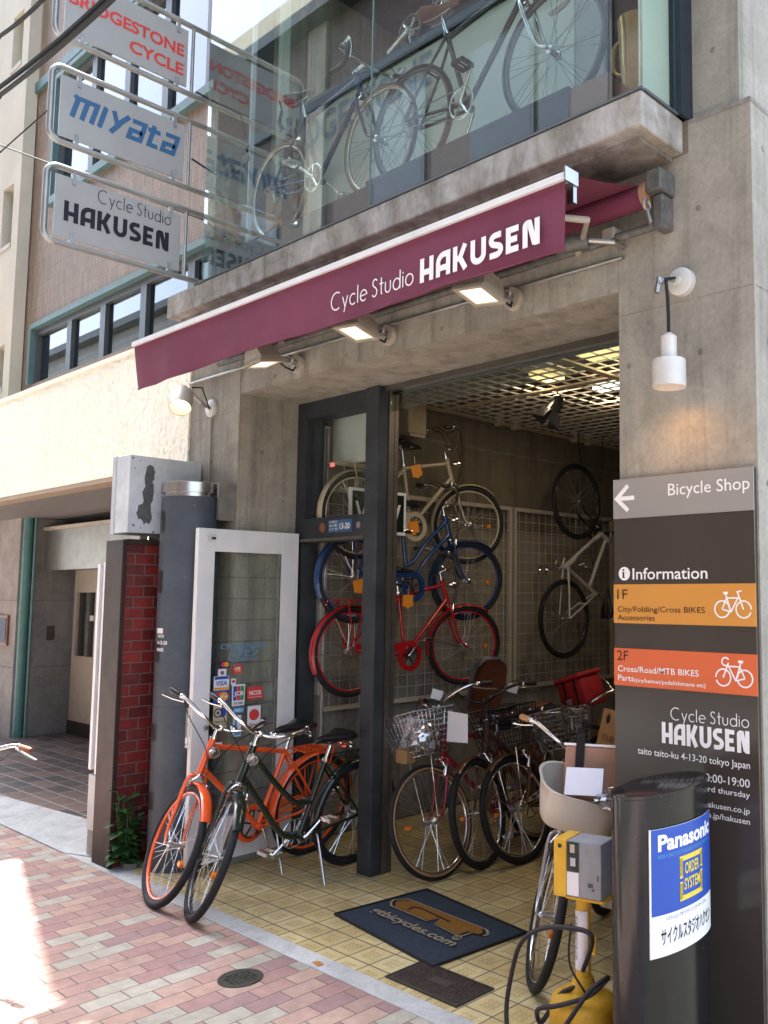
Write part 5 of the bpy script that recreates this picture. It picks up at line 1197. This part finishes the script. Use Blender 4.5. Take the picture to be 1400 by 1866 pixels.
    if basket in ('wire', 'wire_black'):
        m = 'chrome' if basket == 'wire' else 'black_paint'; c = V((F.x + bdx, 0, Hb.z + (.10 if bdx > .05 else .03))); k = MB(G); Hh = .23 if bdx > .05 else .26
        def rg(u): return (c.x - .10 - .03 * u, c.x + .15 + .06 * u, (.15 if bdx > .05 else .125) + .05 * u, c.z + Hh * u)
        for i in range(9):
            x0, x1, y, z = rg(i / 8); rr = .0042 if i in (0, 8) else .0022
            k.tube([(x0, -y, z), (x1, -y, z), (x1, y, z), (x0, y, z)], rr, 5, closed=True)
        for i in range(11):
            u = i / 10
            a_, b_ = rg(0), rg(1)
            for s in (-1, 1): k.tube([(a_[0] + (a_[1] - a_[0]) * u, a_[2] * s, a_[3]), (b_[0] + (b_[1] - b_[0]) * u, b_[2] * s, b_[3])], .0022, 4)
            for e in (0, 1): k.tube([(a_[e], a_[2] * (2 * u - 1), a_[3]), (b_[e], b_[2] * (2 * u - 1), b_[3])], .0022, 4)
            k.tube([(a_[0], a_[2] * (2 * u - 1), a_[3]), (a_[1], a_[2] * (2 * u - 1), a_[3])], .0022, 4); k.tube([(a_[0] + (a_[1] - a_[0]) * u, -a_[2], a_[3]), (a_[0] + (a_[1] - a_[0]) * u, a_[2], a_[3])], .0022, 4)
        k.build('basket', m, t)
        k = MB(G)
        for s in (-1, 1): k.tube([F + V((.0, .06 * s, 0)), (c.x + .06, .10 * s, c.z)], .003, 6)
        k.build('basket_stay', 'chrome', fk)
    if basket == 'cream':
        c = V((F.x + .03, .0, Hb.z + .10)); rows = []
        def rr(u, o=0):
            a_, b_ = .14 + .035 * u - o, .165 + .045 * u - o
            return [c + V((.02 + a_ * math.copysign(abs(math.cos(q)) ** .55, math.cos(q)), b_ * math.copysign(abs(math.sin(q)) ** .55, math.sin(q)), .21 * u * (1 + .15 * (-math.cos(q) * u)))) for q in [2 * math.pi * i / 48 for i in range(49)]]
        rows = [[c + V((.02, 0, 0))] * 49, rr(0, .06), rr(.03, .02), rr(.10, .004), rr(.5), rr(.97), rr(1.0, -.008), rr(1.02, -.002), rr(1.0, .008), rr(.5, .012), rr(.08, .02), [c + V((.02, 0, .03))] * 49]
        bk = MB(G).sheet(rows).build('basket', 'cream_plastic', t, smooth=50)
        MB(G).torus(c + V((.03, 0, .30)), X_, .001, .001, 4, 3).build('x', 'cream_plastic', bk) if False else None
    t['wb'] = wb
    if len(mw) and floor:
        bpy.context.view_layer.update(); lows = []
        for w in [c for c in t.children if c.name.startswith('wheel')]:
            ty = next(c for c in w.children if c.name.startswith('tyre')); lows.append(min((mw @ v.co).z for v in ty.data.vertices))
        t.matrix_world = mw @ Matrix.Rotation((lows[1] - lows[0]) / (wb * mw.to_scale().x), 4, 'Y')
        bpy.context.view_layer.update(); t.location.z -= (min(lows) + max(lows)) / 2
    del t['wb']
    return t
def M4(x, y, z, yaw, lean=0, s=1, pitch=0):
    return Matrix.Translation((x, y, z)) @ Matrix.Rotation(R(yaw), 4, 'Z') @ Matrix.Rotation(R(-lean), 4, 'X') @ Matrix.Rotation(R(pitch), 4, 'Y') @ Matrix.Scale(s, 4)

bike('bright orange city bicycle with a straight top tube, parked by the open white door', M4(-4.735, 2.86, 0, -82.4, 7, .93), 'city bicycles parked out front', 'mens', 'orange_paint', 'orange_paint', fender='orange_paint', guard='orange_paint', rack=True, stand=True, steer=72, seat_h=.13, crank=70, fork='orange_paint', fender_end=138, floor=True)
bike('dark green step-through bicycle with curved twin tubes, nearest of the two at the entrance', M4(-4.38, 2.90, 0, -83.9, 7, .93), 'city bicycles parked out front', 'curved', 'dark_green_paint', 'black_paint', fender='dark_green_paint', guard=None, rack=True, stand=True, steer=62, crank=-40, seat_h=.14, fender_end=138, floor=True)
wg = 'city bicycles stacked on the inner wall'
WX = -4.76
common = dict(frame='mens', bbx=.53, sang=81, sadx=.06, rise=.15, rack=True, steer=-20, wb=1.17, guard='red_paint', reflector=True)
bike('cream white city bicycle hung at the top of the wall stack', M4(WX, 4.18, 2.12 - .29, 90, 0, .88), wg, **{**common, 'paint': 'cream_paint', 'rim': 'cream_paint', 'fender': 'cream_paint', 'guard': 'cream_paint', 'crank': 200})
bike('blue step-through city bicycle hung in the middle of the wall stack', M4(WX, 4.17, 1.70 - .29, 90, 0, .88), wg, **{**common, 'frame': 'ladies', 'paint': 'blue_paint', 'rim': 'blue_paint', 'fender': 'blue_paint', 'guard': 'blue_paint', 'crank': 160})
bike('red city bicycle with red rims at the bottom of the wall stack', M4(WX, 4.15, 1.225 - .29, 90, 0, .88), wg, **{**common, 'paint': 'red_paint', 'rim': 'red_paint', 'fender': 'red_paint', 'guard': 'red_paint', 'crank': 50})
f_ = V((0, .168, .986)).normalized(); u_ = V((1, 0, 0)).cross(f_) * -1; u_ = f_.cross(V((1, 0, 0)))
u_ = V((0, f_.z, -f_.y)); l_ = u_.cross(f_)
mw = Matrix((( f_.x, l_.x, u_.x, 0), (f_.y, l_.y, u_.y, 0), (f_.z, l_.z, u_.z, 0), (0, 0, 0, 1)))
s_ = .99; ctr = V((-4.74, 5.915, 1.905)) - u_ * .335 * s_
hbk = bike('white cross bicycle hanging upright by its front wheel on the inner wall', Matrix.Translation(ctr) @ mw @ Matrix.Scale(s_, 4), None, frame='mtb', paint='white_frame_paint', rim='black_paint', tr=.017, bar='flat', light=False, wb=1.03, fork='black_paint', stem='black_paint', crank=250, bell=False, reflector=False)
A_ = V((-1.03 / 2, 0, .335)); BB_ = A_ + V((.44, 0, -.055)); S0_ = V((.515, 0, .335)) - V((math.sin(R(70)), 0, math.cos(R(70)))) * .055; Hb_ = S0_ + V((-math.cos(R(70)), 0, math.sin(R(70)))) * (.335 + .065 + .035)
dt_ = (Hb_ - BB_).normalized(); text(hbk, 'LOUIS GARNEAU', BB_.lerp(Hb_, .80) + V((0, .0252, 0)) - dt_.cross(Y_) * .013, -dt_, (-dt_).cross(Y_) * -1, .030, .34, 'L', 'ink_black', .02)
tag(MB().tube([(-4.72, 6.03, 2.74), (-4.75, 6.03, 3.03)], .005, 6).tube([(-4.72, 6.32, 2.6), (-4.75, 6.4, 3.03)], .004, 6).build('hanging_strap', 'black_rubber'), 'dark strap holding up the hanging white bicycle', 'strap')
ig = 'city bicycles parked in a row inside'
bike('maroon bicycle with tan wall tyres and a bright wire basket, nearest in the inner row', M4(-3.852, 4.067, 0, -84, -14, .95), ig, frame='mens', wb=1.05, paint='maroon_paint', rim='chrome', side_wall='tan_rubber', tr=.018, basket='wire', bar='dutch', steer=-4, bdx=-.06, stem_up=.12, grip='black_plastic', crank=100, fork='maroon_paint', light=True, stand=True, floor=True)
bike('brown bicycle with raised swept handlebars, second in the inner row', M4(-3.792, 4.367, 0, -84, -14, .94), ig, frame='ladies', wb=1.05, paint='brown_paint', rim='chrome', fender='brown_paint', fender_end=140, bar='dutch', steer=10, stem_up=.13, crank=60, stem='black_paint', light=True, saddle='brown_leather', floor=True)
bike('brown bicycle with flat black handlebars and a black wire basket, third in the inner row', M4(-3.675, 4.599, 0, -86, -13, .94), ig, frame='mens', wb=1.05, paint='brown_paint', rim='chrome', fender='brown_paint', fender_end=140, bar='flat', steer=-2, stem_up=.20, crank=30, stem='black_paint', light=True, saddle='brown_leather', basket='wire_black', bdx=-.05, floor=True)
bike('dark bicycle with a bright wire basket deep in the inner row, beside the red bag', M4(-3.446, 4.949, 0, -87, -14, .92), ig, frame='mens', wb=1.05, paint='black_paint', rim='chrome', fender='black_paint', fender_end=140, bar='swept', steer=0, crank=80, basket='wire', bdx=.02, floor=True)
bike('dark bicycle with pale swept handlebars at the back of the inner row', M4(-3.226, 5.119, 0, -87, -10, .95), ig, frame='mens', paint='black_paint', rim='chrome', fender='black_paint', bar='swept', steer=0, crank=10, grip='brown_leather', stem_up=.14, rise=.12, floor=True)
bike('silver bicycle with a wide cream plastic front basket beside the yellow air pump', M4(-2.64, 3.32, 0, -72, 5, .86), None, frame='ladies', paint='silver_paint', rim='chrome', fender='silver_paint', fender_end=140, bar='dutch', crank=40, basket='cream', grip='grip_cork', fork_lamp=True, stem_up=.19, wb=1.06, steer=30, saddle='tan_leather', stand=False, floor=True)
sx = V((-.95, .31, 0)); 
bike('silver bicycle at the left edge showing only a brown grip and brake lever', M4(-4.23, 1.25, 0, 162, 0, .90), None, frame='mens', paint='silver_paint', rim='chrome', bar='swept', grip='brown_leather', crank=60, stand=True, floor=True)
dg = 'racing bicycles on show in the display box'
bike('violet racing bicycle with tan tyres on show at the left of the display box', M4(-4.055, 2.86, 3.70, 0, 0, .90), dg, frame='road', paint='violet_paint', rim='hub_alloy', side_wall='tan_rubber', tr=.013, bar='drop', light=False, wb=1.04, crank=140, spoke='spoke_dark', grip='black_vinyl', bell=False, reflector=False)
bike('black racing bicycle with a chrome fork on show at the right of the display box', M4(-2.88, 2.88, 3.705, 0, 0, .92), dg, frame='road', paint='black_paint', rim='dark_frame', tr=.014, bar='drop', light=False, wb=1.03, crank=60, spoke='spoke_dark', grip='pale_tape', fork='chrome', saddle='brown_leather', bell=False, reflector=False)

# ---------------------------------------------------------------- things hung, stood and laid about
for lab, x, y, z, rx in (('orange price tag hanging under the saddle of the cream white bicycle', -4.70, 4.13, 2.47, 20), ('orange price tag hanging under the saddle of the blue bicycle', -4.70, 4.11, 2.07, 8), ('orange price tag hanging under the saddle of the red bicycle', -4.70, 4.07, 1.56, 0), ('small orange price tag half hidden by the steel column', -4.70, 3.65, 1.66, 15)):
    T = Matrix.Translation((x, y, z)) @ Matrix.Rotation(R(rx), 4, 'X')
    o = MB(T).box(-.002, .002, -.045, .045, -.04, .04).box(-.0018, .0018, -.015, .015, -.052, -.0401).build('price_tag', 'price_tag'); tag(o, lab, 'price tag', 'orange price tags on the wall bicycles')
    k = MB(T)
    for i in range(3): k.box(.0021, .0024, -.03, .02, -.02 + i * .015, -.016 + i * .015)
    k.build('print', 'ink_orange', o)
    MB(T).tube([(0, 0, .04), (-.01, .02, .10)], .0015, 4).build('string', 'ink_white', o)
t = thing('hung_board', 'dark green board with white border and letters hung behind the steel column', 'sign', (-4.62, 3.7, 2.0))
own(MB().box(-4.635, -4.62, 3.50, 3.97, 2.0, 2.29).build('border', 'ink_white'), t); own(MB().box(-4.6199, -4.618, 3.52, 3.95, 2.02, 2.27).build('face', 'dark_green_paint'), t)
text(t, 'VIEW', V((.0035, -.16, .06)), Y_, Z_, .15, .38, 'L', 'ink_white', .02)
t = thing('fluorescent_board', 'pale green panel fixed high inside behind the window pane', 'panel', (-4.86, 3.62, 2.5))
own(MB().box(-4.96, -4.35, 3.60, 3.64, 2.47, 2.80, .01).build('panel', 'backdrop_white'), t)
# in the baskets
t = tag(MB().prism([(0, 0), (.21, -.01), (.20, .17), (.03, .18)], (-4.10, 3.50, .70), V((.8, .1, .05)), V((-.1, .35, .95)), .002).build('paper_sheet', 'paper'), 'white paper leaflet in the bright wire basket by the column', 'paper')
rb = random.Random(2)
def bag(name, lab, c, sz, m='clear_bag', cat_='bag'):
    k = MB(); rows = []
    for i in range(15):
        a = math.pi * i / 14; q = []
        for j in range(26):
            w = rb.uniform(.72, 1.12) if 0 < i < 14 else 1; q.append(V(c) + V((sz[0] * math.sin(a) * math.cos(2 * math.pi * j / 26) * w, sz[1] * math.sin(a) * math.sin(2 * math.pi * j / 26) * w, -sz[2] * math.cos(a) * rb.uniform(.92, 1.05))))
        rows.append(q)
        rows[-1].append(rows[-1][0])
    k.sheet(rows); return tag(k.build(name, m, smooth=25), lab, cat_)
bag('plastic_bag', 'crumpled clear plastic bag in the bright wire basket by the column', (-3.885, 3.50, .78), (.10, .10, .10))
t = tag(MB().prism([(0, 0), (.18, 0), (.17, .16), (.0, .17)], (-3.80, 3.60, .76), V((.75, .2, 0)), V((-.05, .1, 1)), .002).build('paper_sheet', 'paper'), 'paper sheet with a printed line in the bright wire basket, right of the plastic bag', 'paper')
tag(MB().box(-4.06, -3.97, 3.44, 3.52, .63, .71, .008).build('small_carton', 'cardboard'), 'small brown carton at the bottom of the bright wire basket', 'box')
for lab, x, y, z in (('white paper tag hanging on the handlebar of the maroon bicycle', -4.05, 3.75, .995), ('white paper tag hanging on the handlebar of the brown bicycle', -3.93, 4.3, 1.0)):
    tag(MB(Matrix.Translation((x, y, z)) @ Matrix.Rotation(R(30), 4, 'Z') @ Matrix.Rotation(R(15), 4, 'Y')).box(-.035, .035, -.001, .001, -.03, .03).build('paper_tag', 'paper'), lab, 'paper tag', 'white paper tags on handlebars')
t = thing('child_seat', 'brown padded child seat with a grey shell behind the handlebars of the inner row', 'child seat', (-4.45, 4.62, .75))
def seat(dx, o, m, n):
    rows = []
    for i in range(9):
        v = i / 8; hw = (.15 + .02 * math.sin(v * 3.1)) * (1 if v < .8 else math.sqrt(max(.05, 1 - ((v - .8) / .22) ** 2))) + o; rows.append([V((-4.45 + dx - .12 * math.cos((j - 4) / 4 * 1.1) + .09 * v, 4.62 + hw * (j - 4) / 4, .78 + .36 * v + o * v)) for j in range(9)])
    return own(MB().sheet(rows).build(n, m, smooth=60), t)
seat(-.012, .018, 'meter_grey', 'shell'); seat(.01, 0, 'brown_leather', 'padding')
own(MB().box(-4.50, -4.22, 4.50, 4.74, .74, .79, .02).build('cushion', 'brown_leather'), t); own(MB().box(-4.47, -4.30, 4.55, 4.69, .66, .739).build('mount', 'black_plastic'), t)
t = thing('red_bag', 'red fabric pannier box with grey straps standing among the inner row', 'bag', (-3.62, 4.75, .86))
T = Matrix.Translation((-3.72, 4.75, .96)) @ Matrix.Scale(.85, 4) @ Matrix.Rotation(R(-20), 4, 'Z') @ Matrix.Rotation(R(10), 4, 'X') @ Matrix.Rotation(R(-14), 4, 'Y')
own(MB(T).box(-.20, .20, -.10, .10, -.13, .10, .025).build('body', 'red_cloth', smooth=40), t); own(MB(T).box(-.21, .21, -.11, .11, .1005, .135, .012).build('flap', 'red_cloth'), t)
own(MB(T).box(-.09, -.06, -.104, -.1, -.12, .10).build('strap', 'black_vinyl'), t); own(MB(T).box(.08, .11, -.104, -.1, -.12, .10).build('strap', 'black_vinyl'), t); own(MB(T).box(-.085, .0, -.106, -.1041, -.12, -.04).build('buckle', 'meter_grey'), t)
t = tag(MB(Matrix.Translation((-2.62, 3.66, .80)) @ Matrix.Rotation(R(-32), 4, 'Z') @ Matrix.Rotation(R(-14), 4, 'X')).box(-.20, .17, -.06, .06, -.25, .21, .004).build('carton', 'cardboard'), 'brown cardboard carton with two round holes behind the cream basket', 'box')
k = MB(Matrix.Translation((-2.62, 3.66, .80)) @ Matrix.Rotation(R(-32), 4, 'Z') @ Matrix.Rotation(R(-14), 4, 'X'))
for x in (-.11, .08): k.lathe([(.025, 0), (.025, .0012)], (x, -.0602, .165), (0, -1, 0), 16)
k.build('hand_hole', 'black_plastic', t)
Tm = Matrix.Translation((-2.62, 3.66, .80)) @ Matrix.Rotation(R(-32), 4, 'Z') @ Matrix.Rotation(R(-14), 4, 'X'); R3 = Tm.to_3x3()
text(t, 'VT6-BR', Tm @ V((-.14, -.0605, .055)), R3 @ X_, R3 @ Z_, .035, .16, 'L', 'ink_brown'); text(t, '1', Tm @ V((-.06, -.0605, .12)), R3 @ X_, R3 @ Z_, .025, None, 'L', 'ink_brown'); text(t, '2', Tm @ V((.03, -.0605, .12)), R3 @ X_, R3 @ Z_, .025, None, 'L', 'ink_brown')
tag(MB(Matrix.Translation((-2.21, 2.84, .865)) @ Matrix.Rotation(R(28), 4, 'Z') @ Matrix.Rotation(R(-30), 4, 'X')).box(-.075, .075, -.001, .001, -.055, .055).build('paper_sheet', 'paper'), 'blank white sheet lying in the cream basket', 'paper')
bag('plastic_bag', 'shiny clear plastic bag bulging in the cream basket beside the white sheet', (-2.10, 2.90, .80), (.08, .08, .05))
t = thing('leather_panel', 'tan leather pannier panel with black straps standing in the cream basket', 'bag', (-2.24, 2.97, .8))
T = Matrix.Translation((-2.20, 2.97, .91)) @ Matrix.Rotation(R(22), 4, 'Z') @ Matrix.Rotation(R(-14), 4, 'X')
own(MB(T).box(-.17, .17, -.02, .02, -.14, .07, .008).build('panel', 'tan_leather'), t); own(MB(T).box(-.175, .175, -.022, .022, .0705, .08).build('white_piping', 'ink_white'), t)
own(MB(T).box(-.12, -.085, -.03, -.0205, -.12, .12).build('strap', 'black_vinyl'), t); own(MB(T).box(.07, .105, -.03, -.0205, -.12, .12).build('strap', 'black_vinyl'), t)

# in the display box
def cset(lab, x, y, z, a):
    t = thing('hung_crankset', lab, 'crankset', (x, y, z), 'chainsets hung on threads in the display box')
    MB().torus((0, 0, 0), Y_, .085, .006, 40, 6, flat=.5).torus((0, .006, 0), Y_, .072, .004, 40, 6, flat=.5).build('chainring', 'black_paint', t, smooth=50)
    k = MB()
    for i in range(5): q = 2 * math.pi * i / 5 + a; k.tube([(0, -.004, 0), (.07 * math.cos(q), 0, .07 * math.sin(q))], .007, 6)
    k.tube([(0, -.012, 0), (.17 * math.cos(a), -.02, .17 * math.sin(a))], .011, 8, r1=.009).lathe([(.018, -.02), (.018, .02)], (0, 0, 0), Y_, 14)
    k.build('crank', 'chrome', t, smooth=50)
    MB().tube([(0, 0, .085), (0, 0, 1.55)], .001, 4).build('thread', 'chrome', t)
cset('hung chainset with a long crank arm, lower of the two in the display box', -3.43, 2.92, 4.58, R(205)); cset('hung chainset, upper of the two in the display box', -3.20, 2.95, 4.67, R(30))
t = thing('statuette', 'small dark bronze figure raising an arm on a wooden pedestal in the display box', 'statuette', (-4.66, 3.0, 3.68))
def fig():
    me = bpy.data.meshes.new('figure'); J = [(0, 0, .64), (0, 0, .78), (0, 0, .86), (0, 0, .91), (.055, 0, .82), (.075, -.01, .74), (.05, -.03, .70), (-.055, 0, .83), (-.10, -.01, .90), (-.07, -.01, .98), (.03, 0, .55), (.035, .01, .47), (-.03, 0, .55), (-.03, 0, .47)]
    Ed = [(0, 1), (1, 2), (2, 3), (1, 4), (4, 5), (5, 6), (1, 7), (7, 8), (8, 9), (0, 10), (10, 11), (0, 12), (12, 13)]; rad = [.03, .036, .016, .026, .017, .013, .010, .017, .013, .010, .022, .013, .022, .013]
    me.from_pydata([(x, y, z - .01) for x, y, z in J], Ed, []); o = bpy.data.objects.new('figure', me); col.objects.link(o); o.parent = t; md = o.modifiers.new('s', 'SKIN'); o.modifiers.new('b', 'SUBSURF').render_levels = 2
    for v, r_ in zip(me.skin_vertices[0].data, rad): v.radius = (r_, r_)
    me.skin_vertices[0].data[0].use_root = True; me.materials.append(MATS['bronze'])
fig(); MB().tube([(-.07, -.01, .96), (-.10, -.01, 1.04)], .006, 6).build('torch', 'bronze', t)
MB().box(-.09, .09, -.09, .09, 0, .40).box(-.10, .10, -.10, .10, .4005, .43).build('pedestal', 'wood_orange', t)
t = thing('trophy_cup', 'tall brass trophy cup with side handles at the right end of the display box', 'trophy', (-2.05, 3.02, 3.474))
MB().lathe([(.075, 0), (.075, .02), (.05, .05), (.03, .09), (.022, .13), (.04, .16), (.022, .19), (.035, .24), (.06, .30), (.075, .40), (.080, .55), (.085, .60), (.08, .60)], n=32).build('cup', 'brass', t, smooth=50)
for s in (-1, 1): MB().tube(cat([(.072 * s, 0, .38), (.12 * s, 0, .42), (.125 * s, 0, .52), (.08 * s, 0, .55)]), .009, 8).build('handle', 'brass', t, smooth=60)
